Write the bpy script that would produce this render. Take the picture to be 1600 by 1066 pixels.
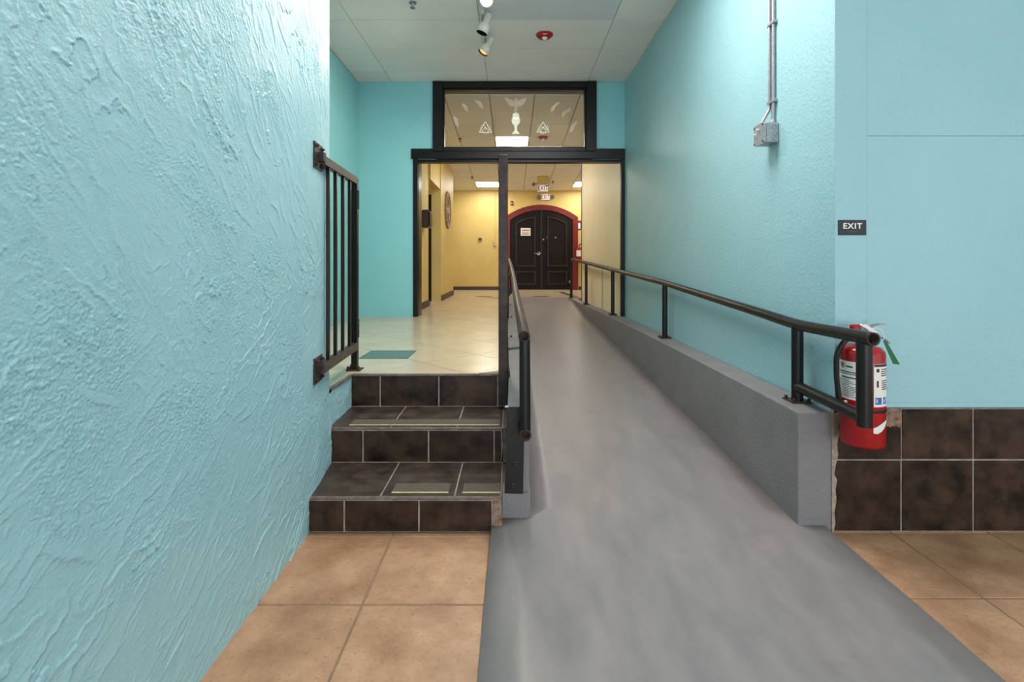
import bpy, bmesh, math, random
import numpy as np
from mathutils import Vector, Matrix

random.seed(7)
rng = np.random.default_rng(11)
for o in list(bpy.data.objects):
    bpy.data.objects.remove(o)
S = bpy.context.scene
COL = S.collection
R = math.radians

# ------------------------------------------------------------------ camera
cd = bpy.data.cameras.new('camera')
cam = bpy.data.objects.new('camera', cd)
COL.objects.link(cam)
cam.location = (0, 0, 1.25)
cam.rotation_euler = (R(90), 0, 0)
cd.sensor_width = 36
cd.lens = 785 / 1600 * 36
cd.shift_y = -121 / 1600
cd.clip_start = 0.02
S.camera = cam

# ------------------------------------------------------------------ world, lights, exposure
S.view_settings.view_transform = 'Standard'
S.view_settings.look = 'None'
S.view_settings.gamma = 1
S.view_settings.use_curve_mapping = False
S.view_settings.exposure = 0.25
W = bpy.data.worlds.new('world')
S.world = W
W.use_nodes = True
W.node_tree.nodes['Background'].inputs[0].default_value = (0.88, 0.94, 1.0, 1)
W.node_tree.nodes['Background'].inputs[1].default_value = 0.55


def area(name, loc, rot, sx, sy, energy, color):
    l = bpy.data.lights.new(name, 'AREA')
    l.shape = 'RECTANGLE'
    l.size, l.size_y, l.energy, l.color = sx, sy, energy, color
    o = bpy.data.objects.new(name, l)
    o.location, o.rotation_euler = loc, rot
    COL.objects.link(o)
    return o


# shop-window daylight from the open street side behind the viewer, and two unseen ceiling fill lights added to brighten ramp and walls
area('window_daylight', (1.4, -7.0, 1.6), (R(90), 0, 0), 5.0, 3.0, 270, (0.97, 0.96, 1.0))
area('side_window_daylight', (3.95, -0.8, 1.4), (R(90), 0, R(90)), 4.0, 2.4, 26, (0.94, 0.97, 1.0))
area('added_ceiling_fill', (0.45, 2.85, 3.60), (0, 0, 0), 1.2, 0.6, 52, (1.0, 0.97, 0.95))
area('added_ceiling_fill', (0.35, 0.6, 3.60), (0, 0, 0), 1.2, 0.6, 12, (1.0, 0.98, 0.96))

# ------------------------------------------------------------------ materials
def srgb(r, g, b):
    f = lambda c: c / 12.92 if c <= 0.04045 else ((c + 0.055) / 1.055) ** 2.4
    return (f(r / 255), f(g / 255), f(b / 255), 1)


class NT:
    def __init__(s, m):
        s.t = m.node_tree
        s.n, s.l = s.t.nodes, s.t.links

    def add(s, typ, **kw):
        n = s.n.new(typ)
        for k, v in kw.items():
            if k.startswith('i_'):
                n.inputs[int(k[2:]) if k[2:].isdigit() else k[2:].replace('_', ' ')].default_value = v
            else:
                setattr(n, k, v)
        return n

    def link(s, a, b):
        s.l.new(a, b)


def mat(name, c1, c2=None, scale=4.0, detail=6, rough=0.5, bump=0.0, bscale=120.0, bdetail=3, metal=0.0, spec=0.5,
        jitter=0.0, spots=None, spot_scale=30, spot_lo=0.62, spot_hi=0.72, stretch=None, rvar=0.0, contrast=(0.35, 0.65), bump_dist=0.01, coat=0.0):
    m = bpy.data.materials.new(name)
    m.use_nodes = True
    g = NT(m)
    b = g.n['Principled BSDF']
    b.inputs['Roughness'].default_value = rough
    b.inputs['Metallic'].default_value = metal
    b.inputs['Specular IOR Level'].default_value = spec
    b.inputs['Coat Weight'].default_value = coat
    b.inputs['Base Color'].default_value = c1
    tc = g.add('ShaderNodeTexCoord')
    vec = tc.outputs['Object']
    if stretch:
        mp = g.add('ShaderNodeMapping')
        mp.inputs['Scale'].default_value = stretch
        g.link(vec, mp.inputs[0])
        vec = mp.outputs[0]
    col = None
    if c2:
        n = g.add('ShaderNodeTexNoise')
        n.inputs['Scale'].default_value = scale
        n.inputs['Detail'].default_value = detail
        n.inputs['Roughness'].default_value = 0.62
        g.link(vec, n.inputs['Vector'])
        r = g.add('ShaderNodeValToRGB')
        r.color_ramp.elements[0].position, r.color_ramp.elements[1].position = contrast
        r.color_ramp.elements[0].color, r.color_ramp.elements[1].color = c1, c2
        g.link(n.outputs['Fac'], r.inputs[0])
        col = r.outputs[0]
        if rvar:
            mr = g.add('ShaderNodeMapRange')
            mr.inputs['To Min'].default_value = rough - rvar
            mr.inputs['To Max'].default_value = rough + rvar
            mr.inputs['From Min'].default_value = 0.3
            mr.inputs['From Max'].default_value = 0.7
            g.link(n.outputs['Fac'], mr.inputs['Value'])
            g.link(mr.outputs[0], b.inputs['Roughness'])
    if spots:
        n = g.add('ShaderNodeTexNoise')
        n.inputs['Scale'].default_value = spot_scale
        n.inputs['Detail'].default_value = 8
        n.inputs['Roughness'].default_value = 0.7
        g.link(tc.outputs['Object'], n.inputs['Vector'])
        r = g.add('ShaderNodeValToRGB')
        r.color_ramp.elements[0].position, r.color_ramp.elements[1].position = spot_lo, spot_hi
        g.link(n.outputs['Fac'], r.inputs[0])
        mx = g.add('ShaderNodeMix', data_type='RGBA')
        g.link(r.outputs[0], mx.inputs['Factor'])
        mx.inputs[6].default_value = c1
        if col:
            g.link(col, mx.inputs[6])
        mx.inputs[7].default_value = spots
        col = mx.outputs[2]
    if jitter:
        oi = g.add('ShaderNodeObjectInfo')
        mr = g.add('ShaderNodeMapRange')
        mr.inputs['To Min'].default_value = 1 - jitter
        mr.inputs['To Max'].default_value = 1 + jitter
        g.link(oi.outputs['Random'], mr.inputs['Value'])
        hs = g.add('ShaderNodeHueSaturation')
        g.link(mr.outputs[0], hs.inputs['Value'])
        hs.inputs['Color'].default_value = c1
        if col:
            g.link(col, hs.inputs['Color'])
        col = hs.outputs[0]
    if col:
        g.link(col, b.inputs['Base Color'])
    if bump:
        n = g.add('ShaderNodeTexNoise')
        n.inputs['Scale'].default_value = bscale
        n.inputs['Detail'].default_value = bdetail
        g.link(tc.outputs['Object'], n.inputs['Vector'])
        bp = g.add('ShaderNodeBump')
        bp.inputs['Strength'].default_value = bump
        bp.inputs['Distance'].default_value = bump_dist
        g.link(n.outputs['Fac'], bp.inputs['Height'])
        g.link(bp.outputs[0], b.inputs['Normal'])
    return m


def emit(name, color, strength):
    m = bpy.data.materials.new(name)
    m.use_nodes = True
    b = m.node_tree.nodes['Principled BSDF']
    b.inputs['Base Color'].default_value = color
    b.inputs['Emission Color'].default_value = color
    b.inputs['Emission Strength'].default_value = strength
    return m


TEAL = srgb(160, 203, 210)
TEAL2 = srgb(154, 198, 205)
M = {}
M['teal_stucco'] = mat('teal_stucco_paint', TEAL, TEAL2, scale=2.0, rough=0.40, bump=0.35, bscale=160, bump_dist=0.004)
M['teal_wall'] = mat('teal_orange_peel_paint', TEAL, TEAL2, scale=1.5, rough=0.44, bump=0.55, bscale=70, bdetail=4, bump_dist=0.006)
M['teal_smooth'] = mat('teal_smooth_paint', srgb(146, 210, 214), srgb(141, 206, 210), scale=1.5, rough=0.45, bump=0.15, bscale=45, bump_dist=0.004)
M['yellow'] = mat('yellow_wall_paint', srgb(226, 200, 124), srgb(219, 192, 115), scale=2, rough=0.5, bump=0.4, bscale=60, bump_dist=0.004)
M['cream'] = mat('pale_yellow_panel_paint', srgb(250, 236, 200), srgb(246, 230, 190), scale=2, rough=0.42, bump=0.12, bscale=50, bump_dist=0.003)
M['black'] = mat('black_gloss_paint', srgb(12, 11, 11), srgb(22, 19, 18), scale=9, rough=0.3, spec=0.35, bump=0.25, bscale=60, bump_dist=0.003)
M['pipe'] = mat('black_pipe_paint', srgb(13, 12, 12), srgb(24, 21, 20), scale=14, rough=0.36, spec=0.4, bump=0.12, bscale=120, bump_dist=0.002)
M['worn'] = mat('worn_dark_steel_paint', srgb(42, 33, 31), srgb(68, 54, 50), scale=18, rough=0.42, spec=0.25, bump=0.5, bscale=140, bump_dist=0.003,
                spots=srgb(105, 84, 70), spot_scale=24, spot_lo=0.66, spot_hi=0.72)
M['worn_dark'] = mat('chipped_black_steel_paint', srgb(30, 24, 23), srgb(52, 42, 40), scale=22, rough=0.4, bump=0.5, bscale=120, bump_dist=0.003,
                     spots=srgb(110, 92, 82), spot_scale=30, spot_lo=0.66, spot_hi=0.72)
M['pipe_inside'] = mat('rusty_pipe_inside', srgb(48, 36, 32), srgb(92, 70, 58), scale=40, rough=0.8)
M['steel'] = mat('brushed_steel', srgb(170, 170, 172), srgb(140, 140, 142), scale=30, rough=0.35, metal=0.9)
M['zinc'] = mat('galvanised_steel', srgb(176, 176, 178), srgb(150, 150, 156), scale=90, rough=0.45, metal=0.55)
M['ramp'] = mat('grey_floor_paint', srgb(134, 129, 129), srgb(149, 141, 138), scale=3.2, rough=0.36, bump=0.10, bscale=18, stretch=(2.2, 0.8, 1), rvar=0.07, bump_dist=0.004,
                spots=srgb(122, 115, 109), spot_scale=3.2, spot_lo=0.58, spot_hi=0.85)
M['curb'] = mat('grey_masonry_paint', srgb(122, 119, 120), srgb(134, 130, 130), scale=3, rough=0.6, bump=0.7, bscale=85, bdetail=4, bump_dist=0.006)
M['dark_tile'] = mat('dark_brown_slate_tile', srgb(22, 16, 13), srgb(66, 47, 33), scale=9, detail=10, rough=0.36, spec=0.3, bump=0.25, bscale=30, jitter=0.18, rvar=0.1, bump_dist=0.004,
                     spots=srgb(112, 98, 88), spot_scale=13, spot_lo=0.66, spot_hi=0.86)
M['tread_tile'] = mat('dark_brown_worn_tread_tile', srgb(46, 36, 31), srgb(80, 66, 57), scale=8, detail=9, rough=0.45, spec=0.3, bump=0.25, bscale=30, jitter=0.1, rvar=0.1, bump_dist=0.004,
                      spots=srgb(116, 104, 94), spot_scale=9, spot_lo=0.62, spot_hi=0.9)
M['grout'] = mat('pale_grout', srgb(166, 154, 144), srgb(130, 118, 108), scale=20, rough=0.85)
M['nosing'] = mat('stair_edge_mortar', srgb(88, 76, 68), srgb(118, 104, 94), scale=25, rough=0.6, bump=0.5, bscale=90)
M['mortar'] = mat('exposed_brown_mortar', srgb(120, 82, 56), srgb(160, 140, 124), scale=30, rough=0.9, bump=1.0, bscale=70)
M['caulk'] = mat('crumbling_tan_caulk', srgb(178, 164, 148), srgb(150, 132, 116), scale=40, rough=0.9, bump=0.8, bscale=90)
M['floor_tile'] = mat('tan_stone_floor_tile', srgb(160, 118, 88), srgb(194, 151, 117), scale=6, detail=10, rough=0.42, bump=0.3, bscale=45, jitter=0.05, rvar=0.08, bump_dist=0.004,
                      spots=srgb(118, 82, 60), spot_scale=75, spot_lo=0.55, spot_hi=0.74)
M['floor_grout'] = mat('brown_floor_grout', srgb(154, 124, 98), srgb(132, 104, 82), scale=14, rough=0.85)
M['landing_tile'] = mat('cream_glazed_floor_tile', srgb(200, 184, 158), srgb(210, 194, 168), scale=3, rough=0.22, jitter=0.02, bump=0.05, bscale=8, bump_dist=0.004)
M['landing_grout'] = mat('thin_tan_grout', srgb(132, 116, 94), rough=0.85)
M['slate_inset'] = mat('grey_green_slate_tile', srgb(84, 104, 100), srgb(98, 116, 112), scale=8, rough=0.32)
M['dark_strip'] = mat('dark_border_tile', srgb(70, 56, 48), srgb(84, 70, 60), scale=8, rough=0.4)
M['grip'] = mat('brown_grip_tape', srgb(90, 77, 68), srgb(104, 90, 80), scale=60, rough=0.8, bump=0.4, bscale=500)
M['grip_line'] = mat('glow_yellow_strip', srgb(206, 200, 140), srgb(180, 172, 120), scale=40, rough=0.6)
M['panel'] = mat('speckled_ceiling_panel', srgb(250, 240, 235), srgb(246, 235, 230), scale=2, rough=0.9, bump=0.5, bscale=180, jitter=0.02, spots=srgb(212, 206, 201), spot_scale=120, spot_lo=0.58, spot_hi=0.68, bump_dist=0.005)
M['lens'] = mat('smooth_plastic_light_lens', srgb(226, 224, 228), srgb(220, 218, 223), scale=2, rough=0.45)
M['panel_hall'] = mat('plain_ceiling_panel', srgb(240, 239, 238), srgb(236, 234, 231), scale=3, rough=0.9, jitter=0.02, bump=0.3, bscale=150, bump_dist=0.004)
M['grid'] = mat('ceiling_grid_metal', srgb(128, 122, 114), rough=0.6)
M['white_metal'] = mat('white_enamel', srgb(226, 222, 214), srgb(216, 212, 204), scale=8, rough=0.35)
M['black_inside'] = mat('black_lamp_inside', srgb(24, 22, 22), rough=0.5)
M['red'] = mat('red_enamel', srgb(170, 22, 26), srgb(160, 16, 22), scale=6, rough=0.28)
M['red_trim'] = mat('brick_red_trim_paint', srgb(122, 34, 30), srgb(112, 28, 26), scale=6, rough=0.45)
M['door'] = mat('dark_stained_wood_door', srgb(20, 14, 13), srgb(33, 24, 22), scale=6, rough=0.5, spec=0.2, stretch=(8, 8, 0.6), bump=0.2, bscale=40, bump_dist=0.003)
M['door_moulding'] = mat('worn_brown_door_moulding', srgb(42, 31, 28), srgb(56, 42, 38), scale=8, rough=0.45, spec=0.3)
M['base'] = mat('dark_brown_baseboard', srgb(74, 56, 48), srgb(62, 47, 41), scale=6, rough=0.45)
M['paper'] = mat('white_paper', srgb(236, 232, 226), rough=0.7)
M['ink'] = mat('dark_ink', srgb(60, 58, 60), rough=0.7)
M['red_ink'] = mat('red_ink', srgb(196, 88, 70), rough=0.7)
M['blue_ink'] = mat('blue_ink', srgb(60, 110, 170), rough=0.7)
M['black_plastic'] = mat('black_plastic', srgb(18, 17, 18), rough=0.35)
M['grey_plastic'] = mat('grey_plastic', srgb(120, 118, 116), rough=0.5)
M['dark_plastic'] = mat('dark_brown_plastic', srgb(46, 38, 34), rough=0.3)
M['rubber'] = mat('black_rubber', srgb(16, 16, 17), rough=0.5)
M['green_tag'] = mat('green_plastic_tag', srgb(14, 100, 44), rough=0.4)
M['white_plastic'] = mat('white_plastic', srgb(238, 236, 232), rough=0.4)
M['art'] = mat('mosaic_plaque', srgb(150, 118, 116), srgb(226, 206, 192), scale=30, rough=0.6, contrast=(0.45, 0.55))
M['art_rim'] = mat('carved_plaque_rim', srgb(176, 142, 110), srgb(110, 84, 66), scale=30, rough=0.5)
M['exit_face'] = emit('lit_exit_sign_face', (1.0, 0.86, 0.78, 1), 0.5)
M['exit_red'] = mat('exit_sign_red', srgb(176, 24, 30), rough=0.5)
M['exit_dark'] = mat('exit_sign_dark_red', srgb(92, 14, 20), rough=0.5)
M['troffer'] = emit('lit_troffer_diffuser', (1.0, 0.97, 0.93, 1), 27.0)
M['bulb_hot'] = emit('lit_bulb', (1.0, 0.88, 0.68, 1), 9.0)
M['bulb_warm'] = emit('amber_lit_bulb', (1.0, 0.42, 0.16, 1), 1.1)


def glass_mat():
    m = bpy.data.materials.new('transom_glass')
    m.use_nodes = True
    g = NT(m)
    g.n.remove(g.n['Principled BSDF'])
    out = g.n['Material Output']
    t = g.add('ShaderNodeBsdfTransparent')
    t.inputs[0].default_value = (0.97, 0.96, 0.93, 1)
    gl = g.add('ShaderNodeBsdfGlossy')
    gl.inputs['Roughness'].default_value = 0.02
    fr = g.add('ShaderNodeFresnel')
    fr.inputs[0].default_value = 1.45
    mx = g.add('ShaderNodeMixShader')
    g.link(fr.outputs[0], mx.inputs[0])
    g.link(t.outputs[0], mx.inputs[1])
    g.link(gl.outputs[0], mx.inputs[2])
    g.link(mx.outputs[0], out.inputs[0])
    return m


def etch_mat(name, fac):
    m = bpy.data.materials.new(name)
    m.use_nodes = True
    g = NT(m)
    g.n.remove(g.n['Principled BSDF'])
    out = g.n['Material Output']
    t = g.add('ShaderNodeBsdfTransparent')
    d = g.add('ShaderNodeBsdfDiffuse')
    d.inputs[0].default_value = (0.95, 0.93, 0.9, 1)
    d2 = g.add('ShaderNodeBsdfTranslucent')
    d2.inputs[0].default_value = (0.95, 0.93, 0.9, 1)
    a = g.add('ShaderNodeAddShader')
    g.link(d.outputs[0], a.inputs[0])
    g.link(d2.outputs[0], a.inputs[1])
    mx = g.add('ShaderNodeMixShader')
    mx.inputs[0].default_value = fac
    g.link(t.outputs[0], mx.inputs[1])
    g.link(a.outputs[0], mx.inputs[2])
    g.link(mx.outputs[0], out.inputs[0])
    return m


M['glass'] = glass_mat()
M['etch'] = etch_mat('frosted_etching', 0.42)
M['etch_soft'] = etch_mat('faint_frosted_etching', 0.11)

# ------------------------------------------------------------------ mesh helpers (all in world metres; X right, Y away, Z up)
ORG = {}


def tag(o, label=None, cat=None, group=None, kind=None):
    if label: o['label'] = label
    if cat: o['category'] = cat
    if group: o['group'] = group
    if kind: o['kind'] = kind
    return o


def thing(name, loc, label=None, cat=None, group=None, kind=None):
    o = bpy.data.objects.new(name, None)
    o.empty_display_size = 0.05
    COL.objects.link(o)
    o.location = loc
    ORG[o] = Vector(loc)
    return tag(o, label, cat, group, kind)


class G:
    """collects geometry for one mesh"""
    def __init__(s):
        s.v, s.f, s.sm = [], [], []

    def add(s, v, f, smooth=False):
        k = len(s.v)
        s.v += [tuple(p) for p in v]
        s.f += [tuple(i + k for i in q) for q in f]
        s.sm += [smooth] * len(f)
        return s

    def box(s, x0, x1, y0, y1, z0, z1, bev=0.0, M4=None):
        if bev:
            bm = bmesh.new()
            bmesh.ops.create_cube(bm, size=1)
            for v in bm.verts:
                v.co = Vector(((x0 + x1) / 2 + v.co.x * (x1 - x0), (y0 + y1) / 2 + v.co.y * (y1 - y0), (z0 + z1) / 2 + v.co.z * (z1 - z0)))
            bmesh.ops.bevel(bm, geom=list(bm.edges), offset=bev, segments=1, affect='EDGES')
            bm.verts.index_update()
            v = [p.co.copy() for p in bm.verts]
            f = [[p.index for p in q.verts] for q in bm.faces]
            bm.free()
        else:
            v = [Vector(p) for p in ((x0, y0, z0), (x1, y0, z0), (x1, y1, z0), (x0, y1, z0), (x0, y0, z1), (x1, y0, z1), (x1, y1, z1), (x0, y1, z1))]
            f = [(0, 3, 2, 1), (4, 5, 6, 7), (0, 1, 5, 4), (1, 2, 6, 5), (2, 3, 7, 6), (3, 0, 4, 7)]
        if M4:
            v = [M4 @ p for p in v]
        return s.add(v, f)

    def prism(s, poly, axis, a, b):
        """extrude a 2D polygon. axis 'z': poly=(x,y); 'y': poly=(x,z); 'x': poly=(y,z)"""
        mk = {'z': lambda p, t: (p[0], p[1], t), 'y': lambda p, t: (p[0], t, p[1]), 'x': lambda p, t: (t, p[0], p[1])}[axis]
        n = len(poly)
        ar = sum(poly[i][0] * poly[(i + 1) % n][1] - poly[(i + 1) % n][0] * poly[i][1] for i in range(n))
        if ar < 0:
            poly = poly[::-1]
        if axis == 'y':
            a, b = max(a, b), min(a, b)
        else:
            a, b = min(a, b), max(a, b)
        v = [mk(p, a) for p in poly] + [mk(p, b) for p in poly]
        f = [tuple(range(n))[::-1], tuple(range(n, 2 * n))] + [(i, (i + 1) % n, n + (i + 1) % n, n + i) for i in range(n)]
        return s.add(v, f)

    def tube(s, pts, r, n=14, cap=True, rs=None):
        pts = [Vector(p) for p in pts]
        T = []
        for i in range(len(pts)):
            a = pts[i] - pts[i - 1] if i else pts[1] - pts[0]
            b = pts[i + 1] - pts[i] if i < len(pts) - 1 else a
            T.append((a.normalized() + b.normalized()).normalized())
        up = Vector((0, 0, 1)) if abs(T[0].z) < 0.9 else Vector((1, 0, 0))
        N = (up - T[0] * up.dot(T[0])).normalized()
        v = []
        for i, p in enumerate(pts):
            N = (N - T[i] * N.dot(T[i])).normalized()
            B = T[i].cross(N)
            rr = rs[i] if rs else r
            # widen at mitred corners
            k = 1.0
            if 0 < i < len(pts) - 1:
                c = max(0.5, (pts[i] - pts[i - 1]).normalized().dot(T[i]))
                k = 1 / c
            for j in range(n):
                a = 2 * math.pi * j / n
                d = N * math.cos(a) + B * math.sin(a)
                v.append(p + d * rr * (1 if k == 1 else 1 + (k - 1) * 0.6))
        f = []
        for i in range(len(pts) - 1):
            for j in range(n):
                f.append((i * n + j, i * n + (j + 1) % n, (i + 1) * n + (j + 1) % n, (i + 1) * n + j))
        s.add(v, f, True)
        if cap:
            m = len(pts)
            s.add(v[:n], [tuple(range(n))[::-1]])
            s.add(v[(m - 1) * n:], [tuple(range(n))])
        return s

    def lathe(s, prof, c, axis='z', n=28, M4=None, smooth=True, cap=True):
        """prof: list of (radius, height) from bottom to top"""
        v, f = [], []
        for r_, h in prof:
            for j in range(n):
                a = 2 * math.pi * j / n
                if axis == 'z':
                    p = Vector((r_ * math.cos(a), r_ * math.sin(a), h))
                elif axis == 'y':
                    p = Vector((r_ * math.sin(a), h, r_ * math.cos(a)))
                else:
                    p = Vector((h, r_ * math.cos(a), r_ * math.sin(a)))
                if M4: p = M4 @ p
                v.append(p + Vector(c))
        m = len(prof)
        for i in range(m - 1):
            for j in range(n):
                f.append((i * n + j, i * n + (j + 1) % n, (i + 1) * n + (j + 1) % n, (i + 1) * n + j))
        s.add(v, f, smooth)
        if cap and prof[0][0] > 1e-6: s.add(v[:n], [tuple(range(n))[::-1]])
        if cap and prof[-1][0] > 1e-6: s.add(v[-n:], [tuple(range(n))])
        return s

    def build(s, name, m, parent=None, origin=None):
        v = [Vector(p) for p in s.v]
        if parent is not None:
            org = ORG[parent]
        elif origin is not None:
            org = Vector(origin)
        else:
            xs = [p.x for p in v]; ys = [p.y for p in v]; zs = [p.z for p in v]
            org = Vector(((min(xs) + max(xs)) / 2, (min(ys) + max(ys)) / 2, min(zs)))
        me = bpy.data.meshes.new(name)
        me.from_pydata([p - org for p in v], [], s.f)
        me.polygons.foreach_set('use_smooth', s.sm)
        me.update()
        me.materials.append(M[m])
        o = bpy.data.objects.new(name, me)
        COL.objects.link(o)
        if parent is not None:
            o.parent = parent
        else:
            o.location = org
        ORG[o] = org
        return o


def box(name, m, parent, *a, **k):
    return G().box(*a, **k).build(name, m, parent)


def struct(o, label=None):
    o['kind'] = 'structure'
    if label: o['label'] = label
    return o


def text_geo(body, size, loc, rot, extrude=0.001, offset=0.0, sx=1.0, space=1.0):
    c = bpy.data.curves.new('t', 'FONT')
    c.body, c.size, c.extrude, c.offset = body, size, extrude, offset
    c.space_character = space
    c.align_x = c.align_y = 'CENTER'
    o = bpy.data.objects.new('t', c)
    COL.objects.link(o)
    dg = bpy.context.evaluated_depsgraph_get()
    me = bpy.data.meshes.new_from_object(o.evaluated_get(dg))
    bpy.data.objects.remove(o)
    bpy.data.curves.remove(c)
    Mx = Matrix.Translation(loc) @ rot @ Matrix.Diagonal((sx, 1, 1, 1))
    v = [Mx @ p.co for p in me.vertices]
    f = [tuple(p.vertices) for p in me.polygons]
    bpy.data.meshes.remove(me)
    return G().add(v, f)


FACE = Matrix.Rotation(R(90), 4, 'X')      # text plane facing -Y (towards the viewer)


def smooth_path(pts, rad=0.08, seg=5):
    """round the corners of a polyline"""
    P = [Vector(p) for p in pts]
    out = [P[0]]
    for i in range(1, len(P) - 1):
        a, b, c = P[i - 1], P[i], P[i + 1]
        d = min(rad, (b - a).length * 0.45, (c - b).length * 0.45)
        p0 = b + (a - b).normalized() * d
        p1 = b + (c - b).normalized() * d
        for k in range(seg + 1):
            t = k / seg
            out.append((1 - t) ** 2 * p0 + 2 * t * (1 - t) * b + t * t * p1)
    out.append(P[-1])
    return out


def clip_poly(poly, a, b, c):
    """keep a*x+b*y<=c"""
    out = []
    n = len(poly)
    for i in range(n):
        p, q = poly[i], poly[(i + 1) % n]
        dp, dq = a * p[0] + b * p[1] - c, a * q[0] + b * q[1] - c
        if dp <= 0: out.append(p)
        if dp * dq < 0:
            t = dp / (dp - dq)
            out.append((p[0] + (q[0] - p[0]) * t, p[1] + (q[1] - p[1]) * t))
    return out


def poly_area(p):
    return abs(sum(p[i][0] * p[(i + 1) % len(p)][1] - p[(i + 1) % len(p)][0] * p[i][1] for i in range(len(p)))) / 2 if len(p) > 2 else 0


# key levels
Y1, Y2, Y3 = 2.336, 2.749, 3.163          # stair riser planes
T1, T2, L = 0.161, 0.350, 0.553           # tread heights, landing level
Y4 = 6.592                                # entry wall plane
YF = 13.3                                 # far hall wall
ZC = 3.63                                 # front ceiling
XLW = -2.015                              # landing left wall
def xr(y): return 1.511 - (y - 2.353) * 0.033 / 4.239     # right wall face
def zh(y): return 3.52 - (y - 6.6) * 0.33 / 6.7           # hall ceiling

# ------------------------------------------------------------------ floor (lower room) with single tiles
floor = struct(G().box(-1.2, 4.0, -7.1, 2.5, -0.12, -0.0025).build('floor', 'floor_grout', None, (0, 0, -0.12)), 'tan tiled floor of the lower room')
def floor_tiles(xs, ys):
    for i in range(len(xs) - 1):
        for j in range(len(ys) - 1):
            g = 0.004
            box('floor_tile', 'floor_tile', floor, xs[i] + g, xs[i + 1] - g, ys[j] + g, ys[j + 1] - g, -0.008, 0.0, bev=0.002)
floor_tiles([-0.999, -0.549, -0.099], [0.041 - 0.45, 0.041, 0.491, 0.941, 1.391, 1.841, 2.29, 2.335])
floor_tiles([1.313, 1.763, 2.213, 2.663, 3.113, 3.563], [0.076, 0.526, 0.976, 1.426, 1.876, 2.326, 2.35])

# ------------------------------------------------------------------ ramp
ramp_prof = [(-0.6, 0.004), (1.1, 0.005), (1.6, 0.009), (2.0, 0.017), (2.353, 0.030), (3.2, 0.068), (4.1, 0.112), (5.0, 0.165), (6.2, 0.253), (7.5, 0.356), (8.8, 0.455), (10.0, 0.547), (10.25, 0.5535)]
NR = []
for i in range(len(ramp_prof) - 1):
    (a, za), (b, zb) = ramp_prof[i], ramp_prof[i + 1]
    k = 6
    NR += [(a + (b - a) * t / k, za + (zb - za) * t / k) for t in range(k)]
NR.append(ramp_prof[-1])
def ramp_edges(y):
    if y <= 2.30: return -0.097 + 0.006 * math.sin(y * 3), 1.462 + 0.008 * math.sin(y * 4 + 1)
    if y <= 2.353:
        return -0.10, 1.462
    return (0.084 if y <= 5.0 else 0.084 - (y - 5) * 0.0026), float(np.interp(y, [2.342, 3.6, 5.0, 6.2, 8.0, 10.25], [1.334, 1.33, 1.318, 1.285, 1.225, 1.16]))
g = G()
rows = []
for (y, z) in NR:
    l, r_ = ramp_edges(y)
    base = len(g.v)
    n = 10
    for k in range(n + 1):
        g.v.append((l + (r_ - l) * k / n, y, z))
    g.v.append((l, y, -0.004)); g.v.append((r_, y, -0.004))
    rows.append(base)
for a, b in zip(rows[:-1], rows[1:]):
    for k in range(10):
        g.f.append((a + k, a + k + 1, b + k + 1, b + k)); g.sm.append(True)
    g.f.append((a, b, b + 11, a + 11)); g.sm.append(False)
    g.f.append((a + 10, a + 12, b + 12, b + 10)); g.sm.append(False)
    g.f.append((a + 11, b + 11, b + 12, a + 12)); g.sm.append(False)
a = rows[0]; g.f.append(tuple(a + k for k in range(11))[::-1] + (a + 11, a + 12)); g.sm.append(False)
a = rows[-1]; g.f.append(tuple(a + k for k in range(11)) + (a + 12, a + 11)); g.sm.append(False)
ramp = g.build('ramp', 'ramp', None, (0.65, 2.35, 0))
tag(ramp, 'long grey painted concrete wheelchair ramp rising to the far hall', 'ramp')

# right curb (level top, beside the ramp)
curb_poly = [(1.334, 2.342), (1.497, 2.342), (1.502, 2.353), (1.495, 4.5), (1.472, Y4), (1.43, 6.62), (1.29, 9.3), (1.30, 10.25), (1.16, 10.25), (1.225, 8.0), (1.285, 6.2), (1.318, 5.0), (1.330, 3.6)]
cr = G()
cr.prism(curb_poly, 'z', 0.0, L + 0.004)
curb = cr.build('ramp_curb', 'curb', None, (1.4, 2.35, 0))
tag(curb, 'low grey painted masonry curb along the right side of the ramp', 'curb')
bmod = curb.modifiers.new('soft_edge', 'BEVEL'); bmod.width = 0.008; bmod.segments = 2; bmod.limit_method = 'ANGLE'
g = G()   # crumbling caulk strip between curb end and wall tiles
pts = []
zz = [0.0, 0.04, 0.09, 0.15, 0.2, 0.24, 0.27, 0.31, 0.36, 0.41, 0.46, 0.50, 0.555]
wr = [1.494, 1.504, 1.500, 1.509, 1.504, 1.512, 1.500, 1.505, 1.517, 1.512, 1.523, 1.520, 1.53]
poly = [(1.488, z) for z in zz] + [(w, z) for w, z in list(zip(wr, zz))[::-1]]
g.prism(poly, 'y', 2.336, 2.352)
g.build('caulk_strip', 'caulk', curb)

# left curb between stairs / landing and ramp
lc = thing('ramp_curb', (0.03, 2.41, 0), 'narrow grey painted curb between the stairs and the ramp', 'curb')
G().prism([(-0.02, 2.42), (0.083, 2.42), (0.083, 5.0), (0.07, 10.25), (-0.12, 10.25), (-0.03, 4.2), (-0.02, 3.3)], 'z', 0.0, L + 0.004).build('curb_body', 'curb', lc)
G().prism([(-0.050, 0.0), (0.089, 0.0), (0.088, 0.150), (-0.046, 0.158)], 'y', 2.405, 2.50).build('curb_foot', 'curb', lc)

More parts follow.
